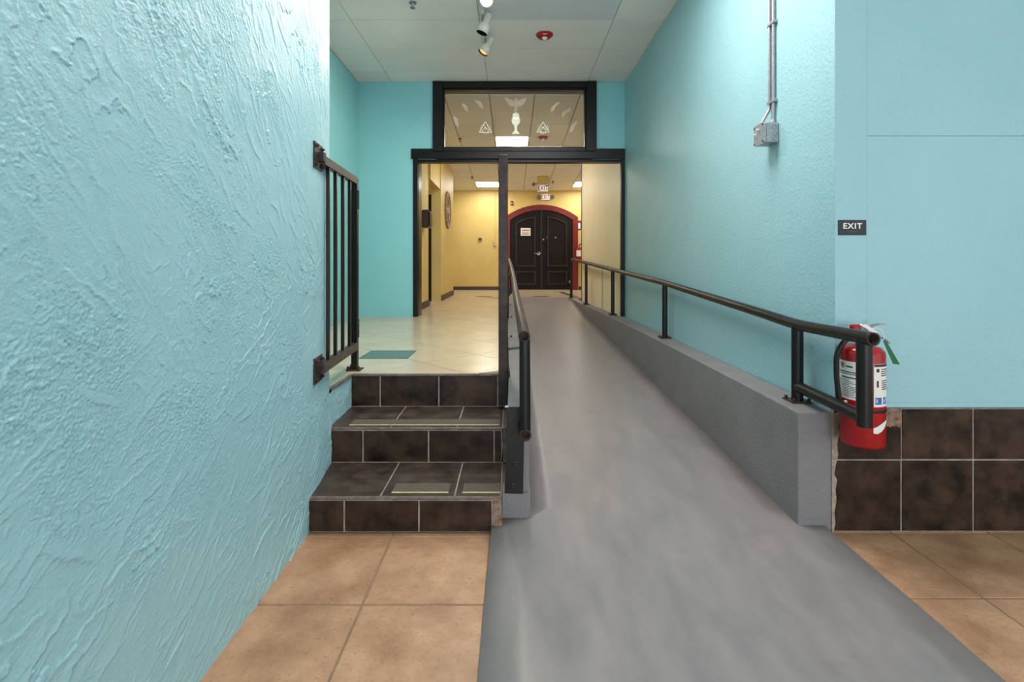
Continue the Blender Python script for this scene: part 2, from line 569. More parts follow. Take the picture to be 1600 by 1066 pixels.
# ------------------------------------------------------------------ stairs
st = thing('tiled_stairs', (-0.5, Y1, 0), 'three step staircase clad in dark brown slate tiles with pale grout', 'stairs')
core = G().prism([(Y1 + 0.003, 0.0), (Y1 + 0.003, T1 - 0.003), (Y2 + 0.003, T1 - 0.003), (Y2 + 0.003, T2 - 0.003), (Y3 + 0.003, T2 - 0.003), (Y3 + 0.003, L - 0.012), (3.6, L - 0.012), (3.6, 0.0)], 'x', -1.005, -0.05).build('stair_core', 'grout', st)
def riser(y, z0, z1, xs):
    for a, b in zip(xs[:-1], xs[1:]):
        box('riser_tile', 'dark_tile', st, a + 0.004, b - 0.004, y, y + 0.012, z0 + 0.003, z1 - 0.002, bev=0.0025)
riser(Y1, 0.0, T1 - 0.014, [-0.955, -0.781, -0.433, -0.092])
riser(Y2, T1, T2 - 0.014, [-1.0, -0.816, -0.457, -0.098, -0.056])
riser(Y3, T2, L - 0.012, [-1.02, -0.831, -0.461, -0.091])
def tread(y0, y1, z, xs):
    for a, b in zip(xs[:-1], xs[1:]):
        box('tread_tile', 'tread_tile', st, a + 0.0035, b - 0.0035, y0, y1 - 0.002, z - 0.012, z, bev=0.0025)
tread(Y1 + 0.022, Y2, T1, [-1.0, -0.618, -0.270, -0.052])
tread(Y2 + 0.022, Y3, T2, [-1.02, -0.669, -0.304, -0.052])
for y, z, x0 in ((Y1, T1, -0.955), (Y2, T2, -0.995)):
    g = G()
    n = 26
    pp = []
    for k in range(n + 1):
        x = x0 + (-0.052 - x0) * k / n
        pp.append((x, y + 0.008 + random.uniform(-0.0015, 0.0015), z - 0.006 + random.uniform(-0.001, 0.001)))
    g.tube(pp, 0.0075, n=8)
    g.box(x0, -0.052, y + 0.004, y + 0.021, z - 0.013, z - 0.001)
    g.build('step_nosing', 'nosing', st)
g = G().prism([(-0.092, 0.0), (-0.05, 0.0), (-0.046, 0.05), (-0.058, 0.1), (-0.05, T1 - 0.006), (-0.09, T1 - 0.004), (-0.088, 0.08)], 'y', Y1 - 0.001, Y1 + 0.1)
g.build('exposed_mortar', 'mortar', st)
g = G().prism([(-0.058, T1), (-0.02, T1), (-0.018, 0.25), (-0.028, T2), (-0.056, T2 - 0.004), (-0.05, 0.26)], 'y', Y2 + 0.003, Y2 + 0.4)
g.build('exposed_mortar', 'nosing', st)
G().box(-0.052, -0.021, 2.43, Y2, 0.0, T1 - 0.01).box(-0.052, -0.021, Y2 + 0.02, Y3, 0.0, T2 - 0.01).build('side_filler', 'nosing', st)
def grip(x0, x1, y0, y1, z):
    o = box('grip_strip', 'grip', st, x0, x1, y0, y1, z, z + 0.0022)
    box('yellow_edge_line', 'grip_line', o, x0, x1, y0 - 0.009, y0, z, z + 0.0026)
grip(-0.905, -0.07, 2.802, 2.895, T2)
grip(-0.572, -0.302, 2.392, 2.485, T1)
grip(-0.236, -0.058, 2.392, 2.485, T1)
# landing edge trim
g = G()
g.box(-1.01, -0.06, Y3 - 0.004, Y3 + 0.022, L - 0.013, L + 0.001, bev=0.003)
g.build('landing_edge', 'nosing', st)

# ------------------------------------------------------------------ landing and hall floor, diagonal tiles with dark square inset
fl = struct(G().prism([(XLW, 2.79), (-1.02, 2.79), (-1.02, Y3 + 0.02), (-0.06, Y3 + 0.02), (-0.06, 3.5), (-0.02, 10.2), (2.6, 10.2), (2.6, YF), (-2.6, YF), (-2.6, 7.0), (XLW, 7.0)], 'z', 0.3, L - 0.004).build('floor_landing', 'landing_grout', None, (-0.9, 5, 0.3)), 'cream diagonal tiled floor of the landing and hall')
V0 = (-0.275, 3.853)
DG = 0.336
INS = (V0[0] - 2 * DG, V0[1])
def landing_piece(poly, m='landing_tile', z=L):
    if poly_area(poly) < 0.0015: return
    cx = sum(p[0] for p in poly) / len(poly); cy = sum(p[1] for p in poly) / len(poly)
    G().prism(poly, 'z', L - 0.006, z).build('floor_tile', m, fl)
def clip_seq(poly, cl):
    for c in cl:
        poly = clip_poly(poly, *c)
        if len(poly) < 3: return []
    return poly
gap = 0.0032
for i in range(-16, 34):
    for j in range(-16, 34):
        cx = V0[0] + (i - j) * DG
        cy = V0[1] + (i + j) * DG + DG
        if not (-2.9 < cx < 2.9 and 2.4 < cy < YF + 0.4): continue
        d = DG - gap
        P = [(cx, cy - d), (cx + d, cy), (cx, cy + d), (cx - d, cy)]
        # corner cut for inset
        for (ix, iy) in (INS,):
            if abs(cx - ix) < 1.2 * DG and abs(cy - iy) < 1.2 * DG:
                dx, dy = cx - ix, cy - iy
                s_ = 0.18 + gap
                if abs(dx) > abs(dy): P = clip_poly(P, -math.copysign(1, dx), 0, -(ix * math.copysign(1, dx) + s_))
                else: P = clip_poly(P, 0, -math.copysign(1, dy), -(iy * math.copysign(1, dy) + s_))
        if cy < 11.2:
            edge = [(1, 0, -0.055), (-1, 0, -XLW if cy < 6.6 else 1.9)]
            if cy > 9.9: edge = [(1, 0, 2.5), (-1, 0, 1.9)]
        else:
            edge = [(1, 0, 2.5), (-1, 0, 2.55)]
        edge.append((0, 1, YF - 0.005))
        if cy > 9.9 and cx > -0.3: edge.append((0, -1, -10.26))
        if cx - DG < -1.012 and cy - DG < Y3 + 0.02:
            A = clip_seq(P, edge + [(1, 0, -1.018), (0, -1, -2.80)])
            B = clip_seq(P, edge + [(-1, 0, 1.018), (0, -1, -(Y3 + 0.024))])
            for q in (A, B):
                if len(q) > 2: landing_piece(q)
        else:
            q = clip_seq(P, edge + [(0, -1, -(Y3 + 0.024))])
            if len(q) > 2: landing_piece(q)
s_ = 0.18
landing_piece([(INS[0] - s_, INS[1] - s_), (INS[0] + s_, INS[1] - s_), (INS[0] + s_, INS[1] + s_), (INS[0] - s_, INS[1] + s_)], 'slate_inset', L + 0.0005)
landing_piece([(-0.215, 3.19), (-0.06, 3.19), (-0.06, 3.285)], 'dark_strip', L + 0.0015)
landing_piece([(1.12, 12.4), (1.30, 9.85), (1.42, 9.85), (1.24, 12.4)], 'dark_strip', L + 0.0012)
# brown edge trim of the landing beside the low wall
G().box(-1.022, -0.998, 2.785, Y3 + 0.0, L - 0.006, L + 0.003).build('edge_trim', 'nosing', fl)

# ------------------------------------------------------------------ big left stucco wall (real trowel relief)
def wx(y):      # face position of the left wall along its length
    return np.interp(y, [-8, 1.5, 2.25, 2.45, 2.70, 2.745, 2.777], [-0.930, -0.932, -0.938, -0.949, -0.985, -0.998, -1.016])


STEP = 0.0029


def stucco(ys, zs, seed, y_lo, z_hi):
    """skip-trowel plaster: overlapping smears that ramp up and break off in ragged lips"""
    rg = np.random.default_rng(seed)
    step = STEP
    i0 = int(np.searchsorted(ys, y_lo - 1e-6))
    nz, ny = int(np.sum(zs <= z_hi + 1e-6)), len(ys) - i0
    Nz, Ny = nz + 64, ny + 64
    fz = np.fft.fftfreq(Nz, step)[:, None]
    fy = np.fft.rfftfreq(Ny, step)[None, :]

    def field(ang, l_along, l_across, hi=0.0):
        """gaussian random field stretched along a direction (lengths in metres)"""
        c, s = math.cos(ang), math.sin(ang)
        u, v = fy * c + fz * s, -fy * s + fz * c
        w = 1.0 / (1.0 + (u * l_along) ** 2 + (v * l_across) ** 2) ** 1.6
        if hi: w = w * (1 - np.exp(-((u * hi) ** 2 + (v * hi) ** 2)))
        n = np.fft.irfft2(np.fft.rfft2(rg.standard_normal((Nz, Ny))) * w, s=(Nz, Ny))[:nz, :ny]
        return (n - n.mean()) / n.std()

    Zc = (zs[:nz] / 2.0)[:, None]
    Yc = np.linspace(0, 1, ny)[None, :]
    k = np.clip((Zc - 0.22 + 0.12 * np.sin(Yc * 6)) / 0.5, 0, 1)
    wt, wb = np.sqrt(k), np.sqrt(1 - k)

    def swept(la, lc, hi=0.0):
        return wt * field(R(-58), la, lc, hi) + wb * field(R(34), la, lc, hi)

    saw = lambda p: (p - np.floor(p)) ** 2.2
    big = saw(1.15 * swept(0.80, 0.22) + 0.09 * field(0, 0.03, 0.03))
    m_big = np.clip(0.45 * swept(0.45, 0.3) + 0.05, 0, 1) ** 0.8
    mid = saw(1.5 * swept(0.26, 0.06) + 0.13 * field(0, 0.014, 0.014) + 0.4)
    m_mid = np.clip(0.85 * field(0.4, 0.45, 0.45) - 0.15, 0, 1)
    sm = saw(1.3 * swept(0.11, 0.032) + 0.16 * field(0, 0.011, 0.011) + 0.1)
    m_sm = np.clip(1.0 * field(1.0, 0.4, 0.4) - 0.2, 0, 1)
    h = 0.0052 * big * m_big + 0.0030 * mid * m_mid + 0.0024 * sm * m_sm + 0.00012 * field(0, 0.012, 0.012)
    # single long trowel lips
    Yg, Zg = ys[i0:], zs[:nz]
    ar = ny * nz * step * step
    n_long, n_all = int(150 * ar), int(900 * ar)
    nc = max(4, int(26 * ar))
    hub = np.stack([rg.uniform(Yg[0], Yg[-1], nc), rg.uniform(0, Zg[-1], nc)], 1)
    for q_ in range(n_all):
        long_ = q_ < n_long
        cy, cz = rg.uniform(Yg[0], Yg[-1]), rg.uniform(0, Zg[-1])
        if not long_ and rg.random() < 0.75:
            hb = hub[rg.integers(nc)]
            cy, cz = hb[0] + rg.normal(0, 0.09), hb[1] + rg.normal(0, 0.09)
        kk = float(np.clip((cz / 2 - 0.22) / 0.5, 0, 1))
        an = (R(-58) if rg.random() < kk else R(34)) + rg.normal(0, 0.25)
        Ls, Wd, A, fl_ = rg.uniform(0.03, 0.12), rg.uniform(0.02, 0.06), rg.uniform(0.0016, 0.0038), rg.choice([-1, 1], p=[0.8, 0.2])
        if not long_: Ls, Wd, A = rg.uniform(0.010, 0.042), rg.uniform(0.007, 0.022), rg.uniform(0.0008, 0.0024)
        ext = max(Ls, Wd) * 1.3
        a0, a1 = np.searchsorted(Yg, cy - ext), np.searchsorted(Yg, cy + ext)
        b0, b1 = np.searchsorted(Zg, cz - ext), np.searchsorted(Zg, cz + ext)
        if a1 - a0 < 3 or b1 - b0 < 3: continue
        yy, zz = np.meshgrid(Yg[a0:a1] - cy, Zg[b0:b1] - cz)
        c, s = math.cos(an), math.sin(an)
        u, t = yy * c + zz * s, (-yy * s + zz * c) * fl_
        p_ = rg.uniform(0, 6.28, 4)
        rag = rg.uniform(0.001, 0.0028) * (1.0 if long_ else 0.6)
        t = t - rg.uniform(-0.9, 0.9) * (u / Ls) ** 2 * Wd * 0.6 - rag * (np.sin(u * 62 + p_[0]) + 0.8 * np.sin(u * 141 + p_[1]) + 0.6 * np.sin(u * 310 + p_[2]) + 0.5 * np.sin(u * 640 + p_[3]))
        lip = A * np.clip(1.15 - (u / Ls) ** 2 * 1.3, 0, 1) * np.clip(1 + t / Wd, 0, 1) ** 2.2 * np.clip(-t / 0.0024 + 0.5, 0, 1)
        h[b0:b1, a0:a1] = np.maximum(h[b0:b1, a0:a1], lip)
    H = np.zeros((len(zs), len(ys)))
    H[:nz, i0:] = h
    Yf, Zf = np.meshgrid(ys, zs)
    H += 0.0012 * np.sin(Yf * 7.3 + 1.3 * np.sin(Zf * 4.1)) * np.sin(Zf * 6.1 + 0.9)
    return H


def grid_mesh(name, X, Yv, Zv, m, parent=None, origin=(0, 0, 0), extra=None):
    nz, ny = X.shape
    Yg, Zg = np.meshgrid(Yv, Zv)
    co = np.stack([X, Yg, Zg], -1).reshape(-1, 3) - np.array(origin)
    idx = np.arange(nz * ny).reshape(nz, ny)
    q = np.stack([idx[:-1, :-1], idx[:-1, 1:], idx[1:, 1:], idx[1:, :-1]], -1).reshape(-1, 4)
    me = bpy.data.meshes.new(name)
    me.vertices.add(len(co)); me.vertices.foreach_set('co', co.astype(np.float32).ravel())
    me.loops.add(q.size); me.loops.foreach_set('vertex_index', q.astype(np.int32).ravel())
    me.polygons.add(len(q)); me.polygons.foreach_set('loop_start', np.arange(0, q.size, 4, dtype=np.int32))
    me.polygons.foreach_set('use_smooth', np.ones(len(q), dtype=bool))
    me.update(calc_edges=True)
    me.materials.append(M[m])
    o = bpy.data.objects.new(name, me)
    COL.objects.link(o)
    o.location = origin
    ORG[o] = Vector(origin)
    if parent:
        o.parent = parent
        o.location = Vector(origin) - ORG[parent]
    return o


ys = np.concatenate([np.linspace(-7.1, 0.55, 16)[:-1], np.arange(0.55, 2.777, STEP)])
zs = np.concatenate([np.arange(0, 2.80, STEP), [2.9, 3.2, ZC]])
Hs = stucco(ys, zs, 5, 0.55, 2.80)
wl = struct(G().box(-1.30, -1.018, -7.1, 2.775, 0, ZC).build('wall_left', 'teal_wall', None, (-1.2, 0, 0)), 'near left teal wall of rough trowelled stucco')
grid_mesh('stucco_coat', wx(ys)[None, :] + Hs, ys, zs, 'teal_stucco', wl, (-1.2, 0, 0))
# low stucco wall under the landing edge
ys2 = np.arange(2.70, Y3 + 0.03, STEP); zs2 = np.concatenate([np.arange(0, L - 0.012, STEP), [L - 0.009]])
H2 = stucco(ys2, zs2, 9, 2.70, L)
grid_mesh('stucco_coat', np.interp(ys2, [2.6, 2.75, 2.80, Y3 + 0.03], [-0.982, -0.990, -1.004, -1.012])[None, :] + H2, ys2, zs2, 'teal_stucco', wl, (-1.2, 0, 0))
G().box(-1.30, -1.02, 2.775, Y3 + 0.02, 0, L - 0.012).build('low_wall_core', 'teal_wall', wl)

# ------------------------------------------------------------------ other front walls
g = G()
g.prism([(1.511, 2.353), (1.478, Y4), (1.478, Y4 + 0.1), (1.9, Y4 + 0.1), (1.9, 2.353 + 0.12), (1.64, 2.353 + 0.12), (1.64, 2.353)], 'z', 0, ZC)
struct(g.build('wall_right', 'teal_wall', None), 'long teal wall along the right side of the ramp')
wfr = struct(G().box(1.64, 4.0, 2.362, 2.5, 0, ZC).build('wall_front_right', 'teal_wall', None), 'teal wall facing the viewer at the right')
G().box(1.6625, 4.0, 2.3545, 2.364, 0.60, 1.8475).build('wall_panel', 'teal_wall', wfr)
G().box(1.6625, 4.0, 2.3545, 2.364, 1.8500, ZC).build('wall_panel', 'teal_wall', wfr)
G().box(1.5115, 1.6590, 2.3505, 2.364, 0.60, ZC).build('corner_strip', 'teal_wall', wfr)
G().box(1.51, 4.0, 2.349, 2.364, 0.575, 0.602, bev=0.003).build('ledge_trim', 'teal_wall', wfr)
G().box(1.50, 4.0, 2.3425, 2.364, 0.0, 0.574).build('tile_grout', 'grout', wfr)
yt0, yt1 = 2.339, 2.352
xs = [1.500, 1.814, 2.150, 2.486, 2.822, 3.158, 3.494]
for k in range(len(xs) - 1):
    a, b = xs[k] + 0.003, xs[k + 1] - 0.003
    box('wall_tile', 'dark_tile', wfr, a, b, yt0, yt1, 0.004, 0.331, bev=0.003)
    if k == 0:   # upper left tile with a broken corner
        G().prism([(a, 0.339), (b, 0.339), (b, 0.492), (1.76, 0.495), (1.735, 0.492), (1.728, 0.53), (1.722, 0.568), (a, 0.566)], 'y', yt0, yt1).build('wall_tile', 'dark_tile', wfr)
        g = G()
        gx = np.linspace(1.716, b + 0.002, 16); gz = np.linspace(0.488, 0.575, 14)
        vv = [(x, 2.3395 + random.uniform(-0.002, 0.002), z) for z in gz for x in gx]
        ff = [(r_ * 16 + c_, r_ * 16 + c_ + 1, (r_ + 1) * 16 + c_ + 1, (r_ + 1) * 16 + c_) for r_ in range(13) for c_ in range(15)]
        g.add(vv, ff).build('exposed_mortar', 'mortar', wfr)
    else:
        box('wall_tile', 'dark_tile', wfr, a, b, yt0, yt1, 0.339, 0.571, bev=0.003)
struct(G().box(4.0, 4.12, -7.1, 2.5, 0, ZC).build('wall_far_right', 'teal_wall', None), 'teal side wall of the lower room')
struct(G().box(XLW - 0.1, XLW, 2.6, Y4, L - 0.05, ZC).build('wall_landing_left', 'teal_smooth', None), 'smooth teal wall at the left of the landing')
struct(G().box(XLW - 0.1, -1.25, 2.5, 2.6, 0, ZC).build('wall_landing_front', 'teal_smooth', None), 'teal wall behind the stucco wall')
g = G()
g.prism([(XLW - 0.1, L - 0.05), (-1.28, L - 0.05), (-1.28, 2.62), (-0.99, 2.62), (-0.99, ZC), (XLW - 0.1, ZC)], 'y', Y4, Y4 + 0.12)
struct(g.build('wall_entry', 'teal_smooth', None), 'smooth bright teal wall left of the black framed doorway')
struct(G().box(1.06, 1.5, Y4, Y4 + 0.12, 2.62, ZC).build('wall_entry_right', 'teal_smooth', None), 'smooth teal wall above the doorway right of the transom')

# ------------------------------------------------------------------ doorway trim and transom window
dt = struct(thing('trim_1', (0.08, Y4, L)), 'black painted frame of the wide doorway')
box('header', 'black', dt, -1.318, 1.474, Y4 - 0.035, Y4 + 0.15, 2.622, 2.753, bev=0.004)
box('head_stop', 'black', dt, -1.24, 1.44, Y4 + 0.02, Y4 + 0.14, 2.585, 2.624, bev=0.003)
box('jamb', 'black', dt, -1.296, -1.236, Y4 - 0.022, Y4 + 0.05, L, 2.622, bev=0.004)
box('jamb_inner', 'black', dt, -1.262, -1.232, Y4 + 0.03, Y4 + 0.26, L, 2.622, bev=0.003)
box('jamb', 'black', dt, 1.428, 1.472, Y4 - 0.022, Y4 + 0.05, L + 0.006, 2.622, bev=0.004)
w1 = struct(thing('window_1', (0.03, Y4, 2.72)), 'black framed transom window with frosted church etchings')
fr = box('window_frame', 'black', w1, -1.033, -0.90, Y4 - 0.06, Y4 + 0.13, 2.715, ZC - 0.003, bev=0.005)
box('window_frame', 'black', w1, 0.965, 1.103, Y4 - 0.06, Y4 + 0.13, 2.715, ZC - 0.003, bev=0.005)
box('window_frame', 'black', w1, -0.90, 0.965, Y4 - 0.05, Y4 + 0.13, 3.545, ZC - 0.003, bev=0.005)
box('window_frame', 'black', w1, -0.90, 0.965, Y4 - 0.05, Y4 + 0.13, 2.715, 2.765, bev=0.005)
for a in ((-0.90, -0.885, 2.765, 3.545), (0.95, 0.965, 2.765, 3.545), (-0.9, 0.965, 3.52, 3.545), (-0.9, 0.965, 2.765, 2.778)):
    box('glazing_bead', 'black', w1, a[0], a[1], Y4 - 0.02, Y4 + 0.06, a[2], a[3], bev=0.003)
pane = G().box(-0.898, 0.963, Y4 + 0.030, Y4 + 0.036, 2.767, 3.543).build('window_pane', 'glass', w1)
YE = Y4 + 0.0285
def px(x): return (x - 800) * YE / 785
def pz(y): return 1.25 + (412 - y) * YE / 785
def etch(polys, m='etch', name='frosted_figure'):
    g = G()
    for p in polys: g.prism([(px(a), pz(b)) for a, b in p], 'y', YE - 0.0006, YE + 0.0006)
    return g.build(name, m, pane)
def ring(cx, cy, r0, r1, n=26):
    g = []
    for i in range(n):
        a, b = 2 * math.pi * i / n, 2 * math.pi * (i + 1) / n
        g.append([(cx + r0 * math.cos(a), cy + r0 * math.sin(a)), (cx + r1 * math.cos(a), cy + r1 * math.sin(a)), (cx + r1 * math.cos(b), cy + r1 * math.sin(b)), (cx + r0 * math.cos(b), cy + r0 * math.sin(b))])
    return g
def disc(cx, cy, rx, ry, n=22): return [(cx + rx * math.cos(2 * math.pi * i / n), cy + ry * math.sin(2 * math.pi * i / n)) for i in range(n)]
def seg(a, b, w):
    d = Vector((b[0] - a[0], b[1] - a[1])); d.normalize(); nx, ny = -d.y * w / 2, d.x * w / 2
    return [(a[0] + nx, a[1] + ny), (b[0] + nx, b[1] + ny), (b[0] - nx, b[1] - ny), (a[0] - nx, a[1] - ny)]
# chalice and host
half = [(0.8, 193.5), (6.6, 186), (6.8, 182), (5.8, 180.2)]
cup = [(806 - 5.8, 184), (806 - 6.9, 188), (806 - 6.0, 192), (806 - 3.6, 195), (806 - 1.8, 196.6), (806 - 3.0, 197.6), (806 - 1.8, 199), (806 - 1.9, 203), (806 - 3.5, 206), (806 - 6.4, 209.4),
       (806 + 6.4, 209.4), (806 + 3.5, 206), (806 + 1.9, 203), (806 + 1.8, 199), (806 + 3.0, 197.6), (806 + 1.8, 196.6), (806 + 3.6, 195), (806 + 6.0, 192), (806 + 6.9, 188), (806 + 5.8, 184)]
etch([cup])
etch([disc(806, 181, 5.4, 5.2)] )
# dove: body, two wings, tail
etch([[(806, 152), (808.5, 155), (809, 163), (808, 169), (810, 174.5), (806, 175.5), (802, 174.5), (804, 169), (803, 163), (803.5, 155)]], 'etch_soft')
for s in (-1, 1):
    etch([[(806 + s * 2.6, 158), (806 + s * 8, 155.5), (806 + s * 18, 151.5), (806 + s * 15.5, 157), (806 + s * 13.5, 161), (806 + s * 10.5, 165), (806 + s * 6.5, 167), (806 + s * 2.6, 166)]], 'etch_soft')
# banner under the chalice
etch([[(786, 214.5), (806, 211.2), (824, 212.2), (831, 220), (822, 217.6), (806, 216.6), (790, 217.4)]], 'etch_soft')
# triangle-and-ring emblems
for cx in (758.5, 848.5):
    A, B, C = (cx, 190.5), (cx - 9.5, 206.5), (cx + 9.5, 206.5)
    etch([seg(A, B, 0.75), seg(B, C, 0.75), seg(C, A, 0.75)] + ring(cx, 204.4, 4.3, 4.8) + ring(cx - 4.4, 199.6, 3.6, 3.95) + ring(cx + 4.4, 199.6, 3.6, 3.95))
# faint wreath of leaves
for (cx, cy, a, s) in ((714, 191, 75, 9), (711, 186, 60, 6), (728, 169, 65, 8), (725, 165, 40, 5), (751, 164, 60, 8), (746, 160, 40, 5), (864, 170, 120, 8), (870, 163, 140, 6), (881, 178, 115, 7), (888, 173, 130, 6), (894, 200, 105, 8), (899, 193, 120, 6)):
    d = (math.cos(R(a)), math.sin(R(a))); n_ = (-d[1], d[0])
    pl = [(cx + d[0] * s * u + n_[0] * s * 0.42 * w, cy + d[1] * s * u + n_[1] * s * 0.42 * w) for u, w in ((-1, 0), (-0.6, 0.7), (0, 1), (0.5, 0.6), (1, 0), (0.5, -0.5), (0, -0.8), (-0.6, -0.6))]
    etch([pl], 'etch_soft', 'frosted_leaf')

# ------------------------------------------------------------------ front ceiling
ceil = struct(G().box(-2.2, 4.1, -7.1, Y4 + 0.12, ZC + 0.012, ZC + 0.10).build('ceiling', 'grid', None, (0, 0, ZC)), 'white suspended ceiling over the ramp')
cx_ = [-2.015, -1.575, -0.319, 0.99, 2.25, 3.51, 4.0]
cy_ = [Y4, 6.24, 5.575, 4.905, 4.235, 3.565, 2.895, 2.225, 1.555, 0.885, 0.215, -0.455, -1.125, -1.795, -2.465, -3.135, -3.8]
for i in range(len(cx_) - 1):
    for j in range(len(cy_) - 1):
        if cx_[i] > 1.5 and cy_[j + 1] > 2.4: continue
        x1 = min(cx_[i + 1], 1.5) if cy_[j + 1] > 2.2 and cx_[i + 1] > 1.5 else cx_[i + 1]
        dz = random.uniform(0, 0.003)
        box('ceiling_panel', 'lens' if (i, j) == (2, 3) else 'panel', ceil, cx_[i] + 0.003, x1 - 0.003, cy_[j + 1] + 0.003, cy_[j] - 0.003, ZC + dz, ZC + 0.013)

# ------------------------------------------------------------------ hall shell
g = G()
g.box(-1.62, -1.37, Y4 + 0.12, 8.24, L, 3.6)
struct(g.build('wall_hall_left', 'yellow', None), 'narrow yellow wall just inside the doorway')
g = G()
g.prism([(-1.5, 9.35), (-1.322, 9.35), (-1.310, 11.2), (-1.5, 11.2)], 'z', L, 3.6)
struct(g.build('wall_hall_left_far', 'yellow', None), 'yellow hall wall carrying the round plaque')
struct(G().box(-1.62, -1.335, 8.24, 9.34, 2.635, 3.6).build('wall_hall_soffit', 'yellow', None), 'yellow soffit box over the side passage')
struct(G().box(-2.75, -2.6, Y4 + 0.12, YF, L, 3.6).build('wall_hall_far_left', 'yellow', None), 'far left yellow wall of the hall')
d2 = struct(G().box(-1.66, -1.502, 9.33, 9.40, L, 2.53).build('door_2', 'door', None), 'dark door edge in the side passage')
struct(G().box(-2.75, 2.75, YF, YF + 0.15, L, 3.6).build('wall_back', 'yellow', None), 'yellow far wall of the hall')
struct(G().box(2.6, 2.75, Y4 + 0.12, YF, L, 3.6).build('wall_hall_right', 'yellow', None), 'right yellow wall of the hall')
pw = struct(G().prism([(1.43, Y4 + 0.05), (1.29, 9.29), (1.42, 9.30), (1.56, Y4 + 0.05)], 'z', L, 3.6).build('wall_partition', 'cream', None), 'pale yellow partition beside the top of the ramp')
G().prism([(1.286, 9.27), (1.283, 9.32), (1.425, 9.33), (1.425, 9.30), (1.292, 9.292)], 'z', L, 3.5).build('edge_trim', 'black', pw)
G().box(1.366, 1.372, 7.62, 7.63, L, 1.25).build('panel_seam', 'grid', pw)
# baseboards
for nm, a in (('left', (-1.37, -1.355, Y4 + 0.12, 8.25)),):
    struct(G().box(a[0], a[1], a[2], a[3], L, L + 0.105).build('baseboard_left', 'base', None))
struct(G().prism([(-1.322, 9.38), (-1.307, 9.38), (-1.295, 11.2), (-1.31, 11.2)], 'z', L, L + 0.105).build('baseboard_left_far', 'base', None))
struct(G().box(-2.6, -0.20, YF - 0.015, YF, L, L + 0.09).build('baseboard_back', 'base', None))
struct(G().box(1.77, 2.6, YF - 0.015, YF, L, L + 0.09).build('baseboard_back_right', 'base', None))
# hall ceiling: sloping plane of 0.61 m panels, three lit troffers
sl = math.atan((zh(13.3) - zh(6.6)) / 6.7)
hc = struct(G().add([(x, y, zh(y) + d) for d in (0.012, 0.12) for (x, y) in ((-2.75, 6.66), (2.75, 6.66), (2.75, YF), (-2.75, YF))],
                    [(3, 2, 1, 0), (4, 5, 6, 7), (0, 1, 5, 4), (1, 2, 6, 5), (2, 3, 7, 6), (3, 0, 4, 7)]).build('ceiling_hall', 'grid', None, (0, 10, 3.3)), 'white panel ceiling of the far hall')
LIGHT_CELLS = {(2, 3): 'lit square ceiling light seen through the transom window', (1, 9): 'lit square ceiling light left of the tall steel post', (5, 9): 'lit square ceiling light beside the pale yellow partition'}
X0, YR = -1.525, 8.57 - 0.61 * 3
pm = None
for i in range(-2, 7):
    for j in range(0, 11):
        a, b = X0 + i * 0.61, YR + j * 0.61
        if (i, j) == (2, 3): key = (2, 3)
        b1 = min(b + 0.61, YF)
        if b1 - b < 0.05: continue
        if abs(b1 - b - 0.61) < 1e-6: b1 = b + 0.61
        xo = 0.0
        if (i, j) in LIGHT_CELLS:
            xo = 0
            t = thing('ceiling_light', (a + 0.305, b + 0.305, zh(b + 0.305)), LIGHT_CELLS[(i, j)], 'light', 'square hall ceiling lights')
            q = lambda x, y, d: (x, y, zh(y) + d)
            def slab(x0, x1, y0, y1, d0, d1):
                return G().add([q(x, y, d) for d in (d0, d1) for (x, y) in ((x0, y0), (x1, y0), (x1, y1), (x0, y1))],
                               [(3, 2, 1, 0), (4, 5, 6, 7), (0, 1, 5, 4), (1, 2, 6, 5), (2, 3, 7, 6), (3, 0, 4, 7)])
            fg = G()
            for (x0, x1, y0, y1) in ((a, a + 0.03, b, b + .61), (a + .58, a + .61, b, b + .61), (a + .03, a + .58, b, b + .03), (a + .03, a + .58, b + .58, b + .61)):
                s0 = slab(x0, x1, y0, y1, -0.004, 0.012); fg.add(s0.v, s0.f)
            fg.build('frame', 'white_metal', t)
            slab(a + 0.03, a + 0.58, b + 0.03, b + 0.58, 0.0, 0.008).build('diffuser', 'troffer', t)
            continue
        if a > 2.6 or a < -2.75: continue
        e = 0.0065
        if pm is None and b1 == b + 0.61:
            g = G().add([(x, y, zh(YR + 0.305 + y) - zh(YR + 0.305) + d) for d in (0.0, 0.012) for (x, y) in ((-0.305 + e, -0.305 + e), (0.305 - e, -0.305 + e), (0.305 - e, 0.305 - e), (-0.305 + e, 0.305 - e))],
                        [(3, 2, 1, 0), (4, 5, 6, 7), (0, 1, 5, 4), (1, 2, 6, 5), (2, 3, 7, 6), (3, 0, 4, 7)])
            ob = g.build('ceiling_panel', 'panel_hall', None, (0, 0, 0)); pm = ob.data
            ob.parent = hc
        elif b1 == b + 0.61:
            ob = bpy.data.objects.new('ceiling_panel', pm); COL.objects.link(ob); ob.parent = hc
        else:
            G().add([(x, y, zh(y) + d) for d in (0.0, 0.012) for (x, y) in ((a + e, b + e), (a + 0.61 - e, b + e), (a + 0.61 - e, b1), (a + e, b1))],
                    [(3, 2, 1, 0), (4, 5, 6, 7), (0, 1, 5, 4), (1, 2, 6, 5), (2, 3, 7, 6), (3, 0, 4, 7)]).build('ceiling_panel', 'panel_hall', hc)
            continue
        yc = b + 0.305
        ob.location = Vector((a + 0.305, yc, zh(yc))) - ORG[hc]
        ORG[ob] = Vector((a + 0.305, yc, zh(yc)))

